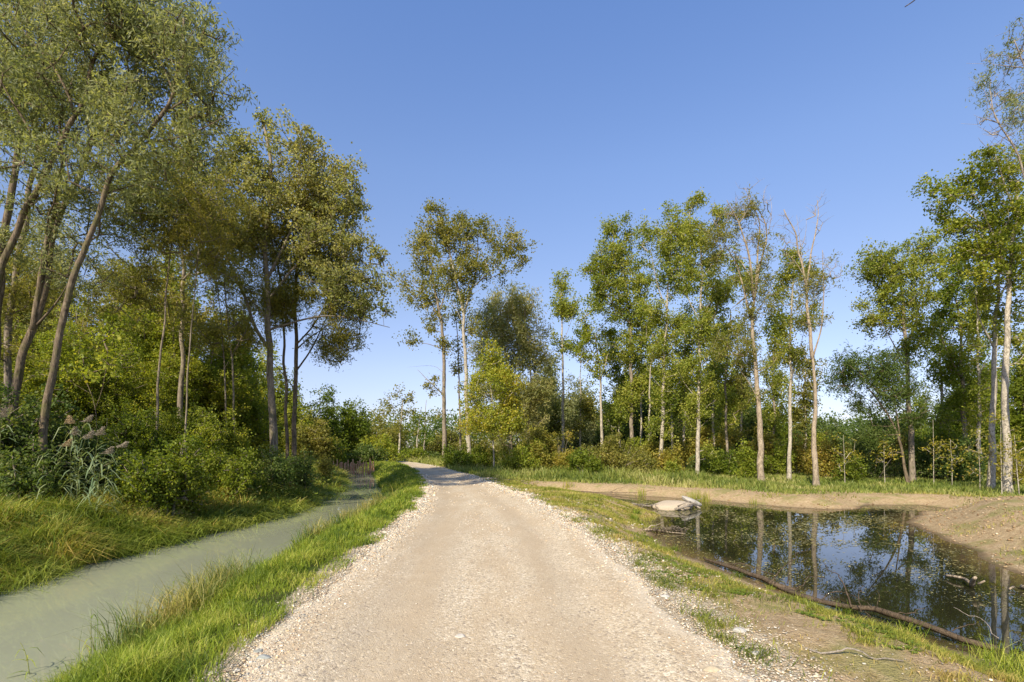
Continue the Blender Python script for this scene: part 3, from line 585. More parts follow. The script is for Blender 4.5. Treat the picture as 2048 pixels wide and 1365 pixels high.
for (x, yt, yb_, Y, lean, pal_, lab) in [(1160, 700, 905, 64, 4, 'olive', 'slim poplar with a dull crown between the round-topped and the pale sparse poplar'), (1240, 680, 905, 60, -5, 'poplar', 'slim dark-stemmed poplar close left of the dark broad poplar'), (1282, 640, 905, 56, 3, 'yellowgreen', 'slim leafy poplar right of the dark broad poplar'), (1368, 600, 910, 48, 5, 'poplar', 'slim poplar in the second row behind the white-barked pair'), (1428, 560, 915, 46, -4, 'poplar', 'tall slim poplar with a dense top behind the white-barked one'), (1545, 640, 920, 44, 6, 'poplar', 'leafy poplar in the second row between willow and slim spotted poplar'), (1484, 700, 920, 47, -3, 'olive', 'thin olive poplar just left of the fan-topped willow'), (1610, 700, 925, 46, 3, 'olive', 'thin poplar low between spotted poplar and antler-topped willow'), (1880, 620, 930, 37, 5, 'poplar', 'green poplar filling the space right of the double-crowned poplar'), (1960, 560, 940, 31, -6, 'yellowgreen', 'yellowish poplar behind the second trunk from the right edge'), (1100, 800, 905, 66, 3, 'olive', 'low dull tree right beside the broad olive willow')]:
    hh = yb_-yt; rs2 = np.random.default_rng(x)
    bl = [(x+lean*(1-f)+rs2.uniform(-10, 10), yt+hh*f, rs2.uniform(20, 32), rs2.uniform(22, 34)) for f in np.arange(.06, .78, .095)]
    tree(lab, Y, [(x, yb_), (x+lean*.5, yb_-hh*.4), (x+lean*.2, yb_-hh*.7), (x+lean, yt+hh*.05)], .20, limbs=[([(x+lean*.4, yb_-hh*.5), (x+24, yb_-hh*.62)], .05), ([(x+lean*.3, yb_-hh*.6), (x-26, yb_-hh*.74)], .05)], blobs=bl, pal=pal_, cov=0.98, bark=[B_pale, B_grey][x % 2], group=GP, gap=0.46)
# --- right-hand group
GR = 'trees at the right behind the earth mound'
tree('green poplar with a full double crown, its trunk left of the gap by the mound', 31, [(1826,968),(1822,900),(1818,820),(1814,740),(1812,660),(1806,600),(1800,540)], .27, limbs=[([(1814,740),(1790,690),(1760,640)], .08), ([(1813,700),(1840,620),(1850,540)], .1), ([(1812,660),(1780,600),(1740,560)], .09), ([(1820,860),(1850,820),(1880,800)], .04), ([(1818,830),(1770,790),(1720,750)], .07)],
     blobs=[(1760,520,44,35),(1735,550,35,31),(1790,540,42,40),(1850,500,40,37),(1840,550,48,40),(1770,590,51,35),(1720,600,31,24),(1830,610,48,37),(1790,650,51,33),(1740,640,33,26),(1850,660,33,33),(1815,700,40,33)], pal='poplar', cov=1.49, bark=B_grey, group=GR, gap=0.43)
tree('dark low willow leaning left over the bank under the green double-crowned poplar', 29.5, [(1818,955),(1800,880),(1770,820),(1735,770)], .14, limbs=[([(1800,880),(1790,800),(1780,740)], .07), ([(1770,820),(1720,790),(1690,770)], .04)],
     blobs=[(1740,740,61,44),(1700,760,46,37),(1790,750,50,50),(1760,800,55,40),(1810,820,44,44),(1700,720,29,22),(1780,870,44,33)], pal='dark', kind='willow', cov=1.26, bark=B_brown, name='willow_tree', group=GR, gap=0.46)
tree('dense dark poplar behind, between the double-crowned poplar and the right edge trunks', 33, [(1930,950),(1928,850),(1925,760),(1920,680),(1915,600)], .26, limbs=[([(1925,760),(1890,700),(1880,650)], .08), ([(1922,700),(1950,640),(1960,580)], .08), ([(1928,830),(1960,790),(1980,740)], .06)],
     blobs=[(1915,520,44,44),(1880,570,37,40),(1940,580,46,44),(1900,640,46,40),(1955,650,40,40),(1915,700,48,40),(1885,740,31,33),(1945,760,44,44),(1915,820,37,40),(1900,870,33,29),(1960,830,33,40)], pal='green', cov=1.38, bark=B_grey, group=GR, gap=0.43)
tree('smooth pale poplar trunk leaning slightly right, second from the right edge', 25, [(1983,965),(1984,860),(1988,760),(1993,660),(1997,580),(2003,500)], .25, limbs=[([(1990,700),(1960,640),(1950,580)], .07), ([(1996,600),(2030,540),(2050,480)], .07)],
     blobs=[(1990,520,48,55),(2030,600,44,55),(1960,600,40,48),(2040,700,40,48),(1975,680,33,37),(2050,480,44,55)], pal='poplar', cov=1.05, bark=B_pale, group=GR, gap=0.46)
tree('tall poplar with knobbly grey foot, the thickest trunk at the right edge', 23.5, [(2016,982),(2014,900),(2010,800),(2012,700),(2016,600),(2022,520),(2030,440),(2040,360)], .27,
     limbs=[([(2020,545),(1995,500),(1975,455),(1965,420)], .10), ([(2026,480),(2060,400),(2090,330)], .10), ([(1978,460),(1940,430),(1900,400)], .05), ([(2032,430),(2000,350),(1990,310)], .08), ([(2018,580),(1985,570),(1960,550)], .05)],
     blobs=[(1975,310,33,26),(1930,350,44,33),(1875,372,37,18),(1900,400,44,29),(1980,370,55,44),(2035,330,55,55),(1940,430,50,37),(1990,440,55,44),(2045,420,55,55),(1905,455,29,22),(1960,490,48,33),(2010,500,48,37),(1920,510,29,24),(2045,540,40,51),(1965,545,35,26)], pal='yellowgreen', cov=1.26, bark=B_pale, group=GR, gap=0.45)
tree('half-bare willow with twisting grey limbs reaching in from the upper right edge', 20, [(2140,985),(2120,800),(2095,600),(2080,480),(2070,420),(2052,350),(2025,285),(2000,250),(1985,215),(1975,180)], .24,
     limbs=[([(2070,420),(2075,300),(2065,200),(2050,120),(2030,80)], .10), ([(2000,250),(1975,200),(1962,165)], .03), ([(2060,180),(2020,200),(1995,190)], .04), ([(2050,120),(2010,110),(1985,110)], .03), ([(2080,480),(2110,350),(2120,200)], .10), ([(2030,290),(1990,265),(1962,262)], .02), ([(2065,250),(2030,240),(2010,250)],.03)],
     blobs=[(2030,150,66,66),(2080,200,66,88),(2010,230,40,40),(1985,150,26,40),(2020,80,40,24),(2040,290,37,29),(2110,330,66,66)], pal='willow', kind='willow', cov=0.33, bark=B_twig, twigs=[(2020,120,60,60),(1990,170,34,50),(2010,220,40,40),(2060,90,40,40),(1985,250,30,26),(2000,290,30,24)], top=.08, name='willow_tree', group=GR, gap=0.45)
# --- small trees far down the track
tree('small far tree with thin pale trunk and open round crown at the track bend', 74, [(799,925),(799,880),(802,840),(806,800)], .30, limbs=[([(801,850),(785,815),(780,795)], .08), ([(802,845),(820,815),(828,800)], .08)], blobs=[(800,790,16,20),(785,805,14,18),(820,800,14,18),(805,830,24,22),(825,825,12,16),(800,855,20,12)], pal='olive', cov=0.55, kind='poplar', group='small far trees', name='small_tree', gap=.45)
tree('small far crooked tree with slightly leafy crown, right of the open round-crowned one', 72, [(836,915),(834,880),(838,850),(840,830)], .22, blobs=[(838,830,14,18),(828,850,10,14),(845,860,14,14)], pal='green', cov=1.04, kind='poplar', group='small far trees', name='small_tree', gap=.4)
tree('nearly leafless thin far tree against the sky by the track bend', 76, [(848,915),(849,870),(851,830),(853,800)], .16, limbs=[([(850,860),(856,830),(860,815)], .05), ([(850,850),(843,830),(841,815)], .04)], blobs=[(850,850,10,20)], pal='olive', cov=0.28, kind='poplar', group='small far trees', name='small_tree', bark=B_twig)
# --- trees outside the picture whose shade falls on the left bank
wl = [o for o in COL.objects if o.name.startswith('willow_tree')]
copy_tree(wl[1], -20.5, 5.5, 2.4, .85, 'grey willow beyond the left edge of the picture, shading the bushes')
# ================================================================== SHRUBS AND UNDERGROWTH
G1 = 'bushes of the left bank'; G2 = 'bushes behind the pond grass'; G3 = 'background trees'
for a in [
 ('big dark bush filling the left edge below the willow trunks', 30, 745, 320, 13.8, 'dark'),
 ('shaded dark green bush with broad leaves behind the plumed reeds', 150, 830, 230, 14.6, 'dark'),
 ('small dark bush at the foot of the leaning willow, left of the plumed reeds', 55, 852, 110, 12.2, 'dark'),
 ('fresh green bush leaning over the grass in the middle of the left bank', 335, 862, 230, 13.6, 'green'),
 ('green bush behind the fresh green bush, under the two thin stems', 262, 800, 190, 18, 'green'),
 ('yellow green bush at the foot of the thick brown trunk', 400, 800, 170, 20.5, 'yellowgreen'),
 ('golden lit bush left of the big grey poplar foot', 475, 815, 130, 22, 'yellowgreen'),
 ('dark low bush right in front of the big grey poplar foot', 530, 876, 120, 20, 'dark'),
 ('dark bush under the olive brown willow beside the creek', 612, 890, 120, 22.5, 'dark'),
 ('low green bush between the fresh green bush and the poplar foot', 440, 885, 150, 17.5, 'green'),
 ('dull low bush at the bank edge right of the dark bushes', 640, 912, 60, 29, 'olive'),
 ('round green bush overhanging the stake weir from the left', 655, 872, 120, 52, 'green'),
 ('dark bush behind the right end of the stake weir', 735, 888, 90, 54, 'dark'),
 ('light green bush above the weir where the track bends', 755, 858, 90, 60, 'yellowgreen'),
 ('bright bush at the foot of the small far trees', 830, 898, 90, 68, 'green'),
 ('low bush closing the end of the track', 862, 905, 50, 70, 'dark'),
 ]: shrub(*a, group=G1)
for a in [
 ('tall leafy understorey tree behind the leaning willows', 90, 560, 300, 22, 'yellowgreen'),
 ('bright understorey tree behind the curved pale willow', 220, 650, 260, 24, 'yellowgreen'),
 ('golden green understorey tree between the willows and the thick brown trunk', 310, 690, 190, 27, 'yellowgreen'),
 ('yellow lit understorey tree left of the grey poplar', 450, 690, 200, 33, 'yellowgreen'),
 ('green understorey tree seen between the grey poplar and the olive willow', 570, 755, 150, 52, 'yellowgreen'),
 ('dense tree behind the upper left willow crowns', 20, 420, 260, 26, 'olive'),
 ('rounded green tree right of the olive brown willow trunk', 648, 752, 120, 58, 'green'),
 ('lower rounded green tree next to it above the creek', 705, 785, 110, 62, 'green'),
 ('broad hedge-like tree behind the weir bushes', 630, 830, 150, 50, 'olive'),
 ('olive rounded tree left of the open round-crowned far tree', 755, 800, 110, 78, 'olive'),
 ('low rounded tree behind the open round-crowned far tree', 800, 845, 90, 86, 'olive'),
 ('pale low tree behind the tall bare-trunked poplar', 905, 850, 80, 84, 'olive'),
 ('low dark tree closing the view behind the track end', 860, 868, 80, 88, 'green'),
 ('tall olive tree filling the space between the willow crowns and the grey poplar', 330, 470, 260, 30, 'yellowgreen'),
 ('yellowish tall tree behind the pair of thin dark stems', 455, 540, 200, 34, 'yellowgreen'),
 ('tall dull green tree behind the curved pale willow crown', 200, 430, 240, 32, 'olive'),
 ('tall olive tree low behind the upper left willows', 90, 330, 240, 36, 'willow'),
 ('green gold tree right behind the big grey poplar trunk', 520, 640, 130, 52, 'yellowgreen'),
 ('low shaded tree at the left edge behind the dark bush', 10, 640, 200, 18, 'green'),
 ]: shrub(*a, group=G3, name='understorey_tree', cat='tree', gap=.43, cov=1.25)
for a in [
 ('dark green rounded bush at the inside of the track bend', 905, 880, 90, 44, 'green'),
 ('low green bush at the foot of the tall pale poplar', 960, 890, 80, 45, 'green'),
 ('bright green bush right of the small maple', 1040, 890, 80, 40, 'yellowgreen'),
 ('tall weedy green bush beside the first pond bushes', 1075, 872, 80, 44, 'green'),
 ('orange tinged bush under the slim round-topped poplar', 1120, 862, 110, 44, 'russet'),
 ('big rounded brownish bush left of the thin yellowish poplar', 1222, 858, 150, 40, 'olive'),
 ('small green bush before the big rounded brownish bush', 1168, 895, 80, 37, 'green'),
 ('brownish bush behind the leaning poplar foot', 1300, 878, 90, 45, 'russet'),
 ('russet bush between the white-barked pair of poplars', 1352, 885, 80, 41, 'russet'),
 ('light green bush just left of the white-barked poplar foot', 1345, 918, 60, 36, 'yellowgreen'),
 ('dark bush behind the white-barked poplar foot', 1418, 880, 80, 43, 'dark'),
 ('dull green bush right of the white-barked poplar', 1450, 895, 80, 37, 'green'),
 ('bright yellow green bush left of the first half-dead willow foot', 1492, 880, 56, 33, 'yellowgreen'),
 ('green bush between the first half-dead willow and the slim spotted poplar', 1550, 870, 80, 37, 'green'),
 ('rusty brown bush behind the slim spotted poplar', 1590, 855, 90, 39, 'russet'),
 ('rusty yellow bush behind the second half-dead willow', 1655, 862, 90, 35, 'russet'),
 ('green low bush at the gap left of the inlet', 1690, 905, 80, 31, 'green'),
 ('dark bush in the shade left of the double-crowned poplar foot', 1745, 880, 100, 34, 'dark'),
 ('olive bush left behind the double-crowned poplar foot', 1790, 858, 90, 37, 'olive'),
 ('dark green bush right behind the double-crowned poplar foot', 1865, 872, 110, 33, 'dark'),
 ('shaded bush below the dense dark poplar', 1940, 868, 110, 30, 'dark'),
 ('orange tinged bush behind the right edge trunks', 2035, 880, 90, 26, 'russet'),
 ('yellowish tall bush behind the russet bush of the pair', 1395, 845, 100, 47, 'russet'),
 ('tan brown tall bush behind the thin grey trunk foot', 1470, 850, 90, 44, 'russet'),
 ('golden bush right of the big rounded brownish bush', 1275, 862, 80, 46, 'yellowgreen'),
 ('tall rusty bush left of the slim spotted poplar foot', 1530, 845, 80, 42, 'russet'),
 ('golden green bush behind the antler-topped willow foot', 1620, 850, 80, 41, 'yellowgreen'),
 ('yellowish bush at the right behind the thin saplings', 1830, 868, 80, 36, 'yellowgreen'),
 ('golden bush under the slim grey tree by the track', 1080, 850, 90, 52, 'russet'),
 ('dull bush filling the view behind the small maple', 1000, 868, 110, 62, 'olive'),
 ('low olive bush behind the tall pale poplar foot', 945, 872, 80, 66, 'olive'),
 ]: shrub(*a, group=G2, gap=.38)
for a in [
 ('hazy willow behind the slim round-topped poplar', 1100, 690, 80, 78, 'willow'),
 ('grey green tree left of the pale sparse poplar', 1155, 735, 80, 76, 'willow'),
 ('dark tree between the pale sparse poplar and the dark broad poplar', 1225, 745, 80, 70, 'dark'),
 ('dark tree behind the thin yellowish poplar', 1290, 780, 90, 66, 'dark'),
 ('dark green tree behind the white-barked pair', 1365, 760, 90, 64, 'dark'),
 ('dense green tree behind the thin grey trunk', 1440, 770, 110, 58, 'green'),
 ('dark green tree right of the thin grey trunk', 1505, 760, 100, 56, 'dark'),
 ('dense tree behind the slim spotted poplar', 1560, 785, 100, 56, 'green'),
 ('low dark tree right of the slim spotted poplar', 1615, 835, 90, 60, 'dark'),
 ('dark bluish tree in the gap right of the second half-dead willow', 1672, 838, 80, 62, 'dark'),
 ('low dark tree at the bottom of the sky gap', 1710, 868, 80, 60, 'dark'),
 ('dark tree behind the leaning low willow', 1770, 800, 100, 44, 'dark'),
 ('tall green tree behind the dense dark poplar', 1965, 700, 150, 42, 'green'),
 ('dark tree low between the double-crowned and the dense dark poplar', 1880, 840, 90, 48, 'dark'),
 ('tall dark tree behind the right edge trunks', 2060, 640, 170, 36, 'green'),
 ('tall hazy olive tree between the olive willow and the slim round-topped poplar', 1078, 740, 70, 84, 'olive'),
 ('tall willow green tree behind the forked pale sparse poplar', 1185, 760, 80, 88, 'willow'),
 ('tall olive tree directly behind the dark broad poplar', 1258, 690, 80, 80, 'olive'),
 ('tall green tree behind the pond stand, between thin yellowish and leaning poplar', 1318, 700, 110, 82, 'green'),
 ('tall olive tree behind the white-barked poplar crown', 1400, 690, 120, 70, 'green'),
 ('tall green tree left behind the fan-topped half-dead willow', 1468, 705, 100, 66, 'green'),
 ('tall dark tree behind the gap right of the dark low willow', 1850, 760, 80, 56, 'green'),
 ]: shrub(*a, group=G3, name='background_tree', cat='tree', gap=.36, cov=1.7)
# thin saplings with few yellow leaves along the right bank
for (x, yt, Y, lab) in [(1868, 840, 28, 'thin pale sapling with few yellow leaves right of the double-crowned poplar'), (1905, 880, 27.5, 'short sapling with bare lower twigs before the dense dark poplar'), (1960, 860, 25, 'sapling with orange leaves left of the second trunk from the right edge'), (2004, 840, 22.5, 'straight sapling standing against the knobbly grey trunk'), (2040, 870, 22, 'crooked sapling leaning away right of the knobbly grey trunk'), (1770, 880, 29, 'thin sapling in front of the dark low willow'), (1690, 870, 29.5, 'thin sapling right of the antler-topped willow')]:
    yb = HOR+(CAMZ-float(H((x-1024)/F*Y, Y)))*F/Y; sl = 12 if 'leaning' in lab else 3
    tree(lab, Y, [(x, yb), (x-sl*.5, (yb+yt)/2), (x-sl, yt)], .035, limbs=[([(x, (yb*.6+yt*.4)), (x+14, (yb*.4+yt*.6))], .015), ([(x-1, (yb*.5+yt*.5)), (x-14, (yb*.35+yt*.65))], .015)], blobs=[(x-sl, yt+8, 16, 14), (x+12, (yb*.4+yt*.6), 15, 11), (x-13, (yb*.35+yt*.65)-4, 14, 10)]+[(x+R.uniform(-16, 16), yt+(yb-yt)*f, R.uniform(7, 12), R.uniform(5, 9)) for f in (.12, .22, .34, .46, .58, .7)], pal='russet' if 'orange' in lab else 'gold', cov=.38, bark=B_pale, name='sapling', kind='shrub', group='saplings on the right bank')

# far wood: one mass
A = Acc(); n = 9000
yy = R.uniform(92, 190, n); xx = R.uniform(-1.25, 1.25, n)*yy
hh = (4.5+4.0*n2(xx, yy, .045, 3)+3*n2(xx, yy, .12, 4))*np.sqrt(R.uniform(.02, 1, n))
cc = np.stack([xx, yy, hh], -1); ci = np.repeat(np.arange(n), 14)
leafquads(A, cc[ci]+R.normal(size=(len(ci), 3))*np.array([.9, .9, .7]), .55, .42, up=.6, C=tints(PAL['dark'], len(ci), (vnoise(cc, .12, 2))[ci]*.9, .15))
link('far_wood', A.mesh('far_wood', [M_leaf]), kind='stuff', label='distant wood closing the horizon behind all the trees', cat='wood')

# ================================================================== GRASS
def logY(n, y0, y1): return y0*np.exp(R.uniform(0, 1, n)*math.log(y1/y0))
def blades(acc, X, Y, Z, h, w, lean, pal, clump=1.2, seed=1, drift=(0, 0), tipc=None, leaf=.16):
    n = len(X); a = R.uniform(0, 2*math.pi, n); l = np.abs(R.normal(0, lean, n))+lean*.3
    dx = np.cos(a)*l+drift[0]; dy = np.sin(a)*l+drift[1]
    b = R.uniform(0, 2*math.pi, n); wx = np.cos(b)*w*.5; wy = np.sin(b)*w*.5
    base = np.stack([X, Y, Z], -1); hh = h[:, None]
    mid = base+np.stack([dx*.30*h, dy*.30*h, h*.58], -1)
    tip = base+np.stack([dx*h, dy*h, h*np.clip(1-.35*l*l, .25, 1)], -1)
    s = np.stack([wx, wy, np.zeros(n)], -1)
    V = np.stack([base-s, base+s, mid+s*.75, mid-s*.75, tip], 1).reshape(-1, 3)
    o = np.arange(n)[:, None]*5
    L = np.concatenate([o+np.array([[0, 1, 2, 3]]), o+np.array([[3, 2, 4]])], 1).ravel()
    T = np.tile([4, 3], n)
    cl = fb(X, Y, clump, seed)
    C = tints(pal, n, np.clip((cl-.5)*1.5+.45, 0, 1), leaf); C = np.repeat(C, 2, 0)
    acc.add(V, L, T, C)
GR_B = [(.085, .135, .014), (.17, .235, .02), (.27, .33, .03), (.44, .42, .09)]
GR_D = [(.05, .10, .018), (.09, .15, .025), (.16, .20, .04), (.27, .25, .08)]
GR_Y = [(.14, .17, .02), (.26, .28, .04), (.38, .34, .08), (.46, .36, .15)]
def patch(name, label, n, y0, y1, xr, dens, hf, wf, lean, pal, clump=1.2, seed=1, drift=(0, 0), **k):
    Y = logY(n, y0, y1); lo, hi = xr(Y); X = lo+(hi-lo)*R.uniform(0, 1, n)
    # equal count per unit of Y*width: keep probability follows the width of the strip
    p = dens(X, Y)*np.clip((hi-lo)/np.maximum(1e-3, (hi-lo).max()), 0, 1)
    kk = R.uniform(0, 1, n) < p; X = X[kk]; Y = Y[kk]; Z = H(X, Y)-.01
    h = hf(X, Y)*R.uniform(.55, 1.25, len(X)); A = Acc()
    blades(A, X, Y, Z, h, wf*np.clip(Y/8, .75, 9)*R.uniform(.7, 1.3, len(X)), lean, pal, clump, seed, drift, **k)
    return link(name, A.mesh(name, [M_grass]), kind='stuff', label=label, cat='grass')
def edge(x, a=.1): return sm(x/a)
patch('verge_grass', 'bright green grass strip between the creek and the track', 260000, 2.6, 75, lambda Y: (itp(crR, Y)-.25, itp(pathL, Y)+.2),
      lambda X, Y: edge(S_creek(X, Y)+.12, .3)*edge(S_path(X, Y)+(n2(X, Y, 1.6, 4)-.5)*.5+.02, .22)*(.35+.65*(fb(X, Y, 1.5, 7) > .42)),
      lambda X, Y: .06+.24*n2(X, Y, 2.6, 6)**1.4+.10*sm((S_path(X, Y)-.2)/1.2), .0085, .75, GR_B, 2.6, 2, drift=(.12, .1), leaf=.24)
patch('bank_grass', 'long grass and sedge covering the left bank down to the creek', 260000, 5, 60, lambda Y: (itp(crL, Y)-5.2, itp(crL, Y)+.25),
      lambda X, Y: edge(S_creek(X, Y)+.2, .3)*(1-.75*sm((S_creek(X, Y)-2.4)/2.2))*(.45+.55*(fb(X, Y, 1.1, 17) > .45)),
      lambda X, Y: .16+.62*n2(X, Y, 1.7, 16)**1.3, .014, .85, [(.09, .14, .018), (.19, .25, .03), (.34, .35, .06), (.52, .38, .11)], .8, 12, drift=(.14, -.08), leaf=.24)
patch('bank_herbs', 'shaded herbs and grass under the left trees', 60000, 8, 60, lambda Y: (itp(crL, Y)-16, itp(crL, Y)-3.5),
      lambda X, Y: .9+0*X, lambda X, Y: .3+.4*n2(X, Y, .5, 26), .03, .6, PAL['green'], .7, 22)
patch('far_bank_grass', 'tall green grass between the pond and the poplar stand', 200000, 19.5, 75, lambda Y: (itp(pathR, Y)+.1, np.minimum(1.15*Y, 48)),
      lambda X, Y: edge(S_pond(X, Y)-1.9-1.3*(fb(X, Y, .5, 31)-.4), .8)*edge(S_path(X, Y)-.1, .5)*sm((Y-27.5+np.clip(X-7, 0, 9)*1.2)/1.5)*(1-.9*np.exp(-(((X-15.8)/4.5)**2+((Y-14)/5.5)**2)**2)),
      lambda X, Y: .18+.55*sm((S_pond(X, Y)-2.0)/2.5)*(.10+1.4*n2(X, Y, .9, 36)**2)*(1-.75*sm((X-11)/4)), .012, .55, [(.10, .14, .025), (.18, .225, .04), (.28, .29, .07), (.42, .38, .15)], .5, 32)
patch('weeds', 'sparse weeds and short grass on the sandy strip between track and pond', 150000, 3.2, 30, lambda Y: (itp(pathR, Y)+0*Y, itp(pathR, Y)+4.6),
      lambda X, Y: edge(S_pond(X, Y)-.05, .3)*edge(S_path(X, Y)+.05+(n2(X, Y, 2, 3)-.5)*.3, .25)*(sm((fb(X, Y, 1.25, 44)-.455+.05*(Y < 7.5))/.08)+.10)*(.15+.85*(fb(X, Y, 5, 46) > .50)),
      lambda X, Y: .04+.10*n2(X, Y, 2.1, 43), .0085, .95, [(.11, .14, .02), (.20, .23, .03), (.32, .31, .055), (.44, .33, .11)], 1.5, 42)
patch('spit_grass', 'yellowish grass on the flat spit at the far left corner of the pond', 42000, 15, 27, lambda Y: (itp(pathR, Y)+.1, itp(pathR, Y)+5.2),
      lambda X, Y: edge(S_path(X, Y)-.15, .4)*edge(S_pond(X, Y)+.35, .3)*(.25+.75*(fb(X, Y, 1.1, 54) > .43)),
      lambda X, Y: .05+.08*n2(X, Y, .9, 53), .008, .6, GR_Y, 1., 52)
patch('mound_grass', 'thin grass tufts on the bare earth mound at the right', 30000, 9, 24, lambda Y: (9.+0*Y, 26.+0*Y),
      lambda X, Y: edge(S_pond(X, Y)-.2, .4)*(sm((fb(X, Y, .9, 64)-.60)/.1)+.012+.85*sm((X-Y*.93-1.5)/2)*(Y > 16)), lambda X, Y: .07+.12*n2(X, Y, .9, 63), .009, .8, GR_Y, 1., 62)
A = Acc(); n = 1500; Y = logY(n, 5, 45); X = itp(crL, Y)-R.uniform(.3, 5.5, n); k = fb(X, Y, .7, 19) > .44; X = X[k]; Y = Y[k]; n = len(X)
hh = .15+.55*n2(X, Y, .9, 29); Z = H(X, Y); per = 22; ci = np.repeat(np.arange(n), per); m_ = len(ci); t = R.uniform(.15, 1, m_)
p = np.stack([X[ci]+R.normal(0, .10, m_)*(.5+t)*np.clip(Y[ci]/12, .8, 2), Y[ci]+R.normal(0, .10, m_)*(.5+t), Z[ci]+hh[ci]*t], -1)
leafquads(A, p, .075*np.clip(Y[ci]/12, .8, 3), .042*np.clip(Y[ci]/12, .8, 3), up=.8, C=tints([(.08, .13, .02), (.16, .22, .03), (.27, .31, .05), (.40, .33, .09)], m_, (vnoise(np.stack([X, Y], -1), 1.1, 3))[ci], .15))
link('bank_weeds', A.mesh('bank_weeds', [M_grass]), kind='stuff', label='leafy weeds and nettles mixed into the long grass of the left bank', cat='weeds')
# tall waterside tufts on the right creek bank and round the pond
def tufts(name, label, pts, per, h, w, lean, pal, spread=.12, drift=(0, 0)):
    A = Acc()
    for (x, y, s) in pts:
        n = int(per*s); X = x+R.normal(0, spread*s, n); Y = y+R.normal(0, spread*s, n)
        blades(A, X, Y, np.maximum(H(X, Y)-.02, ZP-.1), h*s*R.uniform(.4, 1.15, n), w*np.full(n, max(1, y/8)), lean, pal, 2, 3, drift)
    return link(name, A.mesh(name, [M_grass]), kind='stuff', label=label, cat='grass')
pt = []
for k in range(150):
    y = logY(1, 6, 34)[0]; x = itp(crL, y)-R.uniform(-.25, .35)
    if n2(np.array([x]), np.array([y]), .5, 77)[0] > .35: pt.append((x, y, R.uniform(.6, 1.2)))
tufts('bank_sedge', 'arching sedge blades hanging over the left waterline of the creek', pt, 70, .50, .012, 1.1, [(.16, .22, .03), (.28, .34, .05), (.42, .42, .10)], .22, drift=(.5, -.2))
pt = []
for k in range(210):
    y = logY(1, 3.6, 20)[0]; x = itp(crR, y)+R.uniform(-.15, .5)
    if n2(np.array([x]), np.array([y]), .45, 71)[0] > .42: pt.append((x, y, R.uniform(.6, 1.15)))
tufts('waterside_grass', 'taller grass tufts standing at the right edge of the creek', [(a, b, c*(1.05 if b < 9 else 1)) for a, b, c in pt], 50, .62, .009, .55, GR_D+GR_Y[2:], .13)
tufts('pond_edge_grass', 'grass tufts growing along the near pond shore by the fallen log', [(4.35, 9.6, .5), (4.75, 8.2, .55), (5.0, 7.45, .7), (5.35, 6.7, .8), (5.6, 5.9, .6), (5.1, 5.1, 1.3), (5.35, 5.25, 1.4), (5.0, 4.85, 1.2), (4.55, 8.8, .4), (3.9, 12, .6), (4.1, 16.8, .8), (4.5, 18, .8)], 120, .34, .006, .75, GR_B, .1)
tufts('pond_reeds', 'sparse reed tuft standing at the far pond shore', [(8.35+.12*k, 22.9+.15*(k % 3), .9) for k in range(5)]+[(6.6, 25.6, .7), (10.6, 21.9, .6), (3.2, 28.6, .8)], 45, .75, .007, .25, GR_Y, .2)
# ================================================================== STONES, WOOD, REEDS
def mineral_mat():
    m, nt, N = newmat('stone'); c = attr_(nt, 'tint').outputs['Color']; v = pos_(nt)
    a = noise_(nt, v, 30, 5, .65)
    col = mix_(nt, 1., c, ramp_(nt, a, [(.3, g(.75)), (.7, g(1.12))]), 'MULTIPLY')
    out_(nt, principled(nt, col, .8, a, .5, .01, .3).outputs[0]); return m
M_stone = mineral_mat()
_b = bmesh.new(); bmesh.ops.create_icosphere(_b, subdivisions=1, radius=1); 
ICO = np.array([v.co[:] for v in _b.verts]); ICOF = np.array([[v.index for v in f.verts] for f in _b.faces]); _b.free()
STC = np.array([(.62, .57, .48), (.50, .44, .35), (.70, .66, .58), (.42, .36, .28), (.33, .32, .29), (.56, .43, .28), (.46, .46, .43), (.36, .27, .20), (.60, .50, .38)])
def pebbles(acc, X, Y, s, flat=.6, sink=.25):
    n = len(X); a = R.uniform(0, 2*math.pi, n); sc = np.stack([R.uniform(.75, 1.35, n), R.uniform(.6, 1., n), R.uniform(.35, .75, n)*flat*1.4], -1)*s[:, None]*.5
    v = ICO[None]*(1+.22*(R.uniform(-1, 1, (n, len(ICO), 1))))*sc[:, None]
    c, q = np.cos(a)[:, None], np.sin(a)[:, None]
    V = np.stack([v[..., 0]*c-v[..., 1]*q, v[..., 0]*q+v[..., 1]*c, v[..., 2]], -1)
    Z = H(X, Y)+.010+sc[:, 2]*(1-sink*2)
    V += np.stack([X, Y, Z], -1)[:, None]
    L = (np.arange(n)[:, None, None]*len(ICO)+ICOF[None]).ravel()
    C = STC[R.integers(0, len(STC), n)]*R.uniform(.7, 1.15, (n, 1))*np.array([1., .96, .88]); C = np.repeat(np.minimum(C, .8), len(ICOF), 0)
    acc.add(V.reshape(-1, 3), L, np.full(n*len(ICOF), 3), C)
A = Acc(); n = 40000
Y = logY(n, 3.4, 34); side = R.uniform(0, 1, n)
eL = itp(pathL, Y); eR = itp(pathR, Y); q = np.abs(R.normal(0, 1, n))
X = np.where(side < .28, eL+.10+R.normal(0, .17, n), np.where(side < .70, eR+.02+R.normal(0, .26, n)+.14, eL+(eR-eL)*R.uniform(0, 1, n)))
u = (X-eL)/(eR-eL); k = (side < .70) | ((n2(u*3, Y*.35, 2.2, 8) > .42) & ~((np.abs(u-.26) < .09) & (R.uniform(0, 1, n) < .8)))
X = X[k]; Y = Y[k]; side = side[k]
s = (.011+.017*R.beta(1.1, 4, len(X))*np.where(side < .70, 2.6, 1.2))*np.clip(Y/7, .8, 3.2)
pebbles(A, X, Y, s)
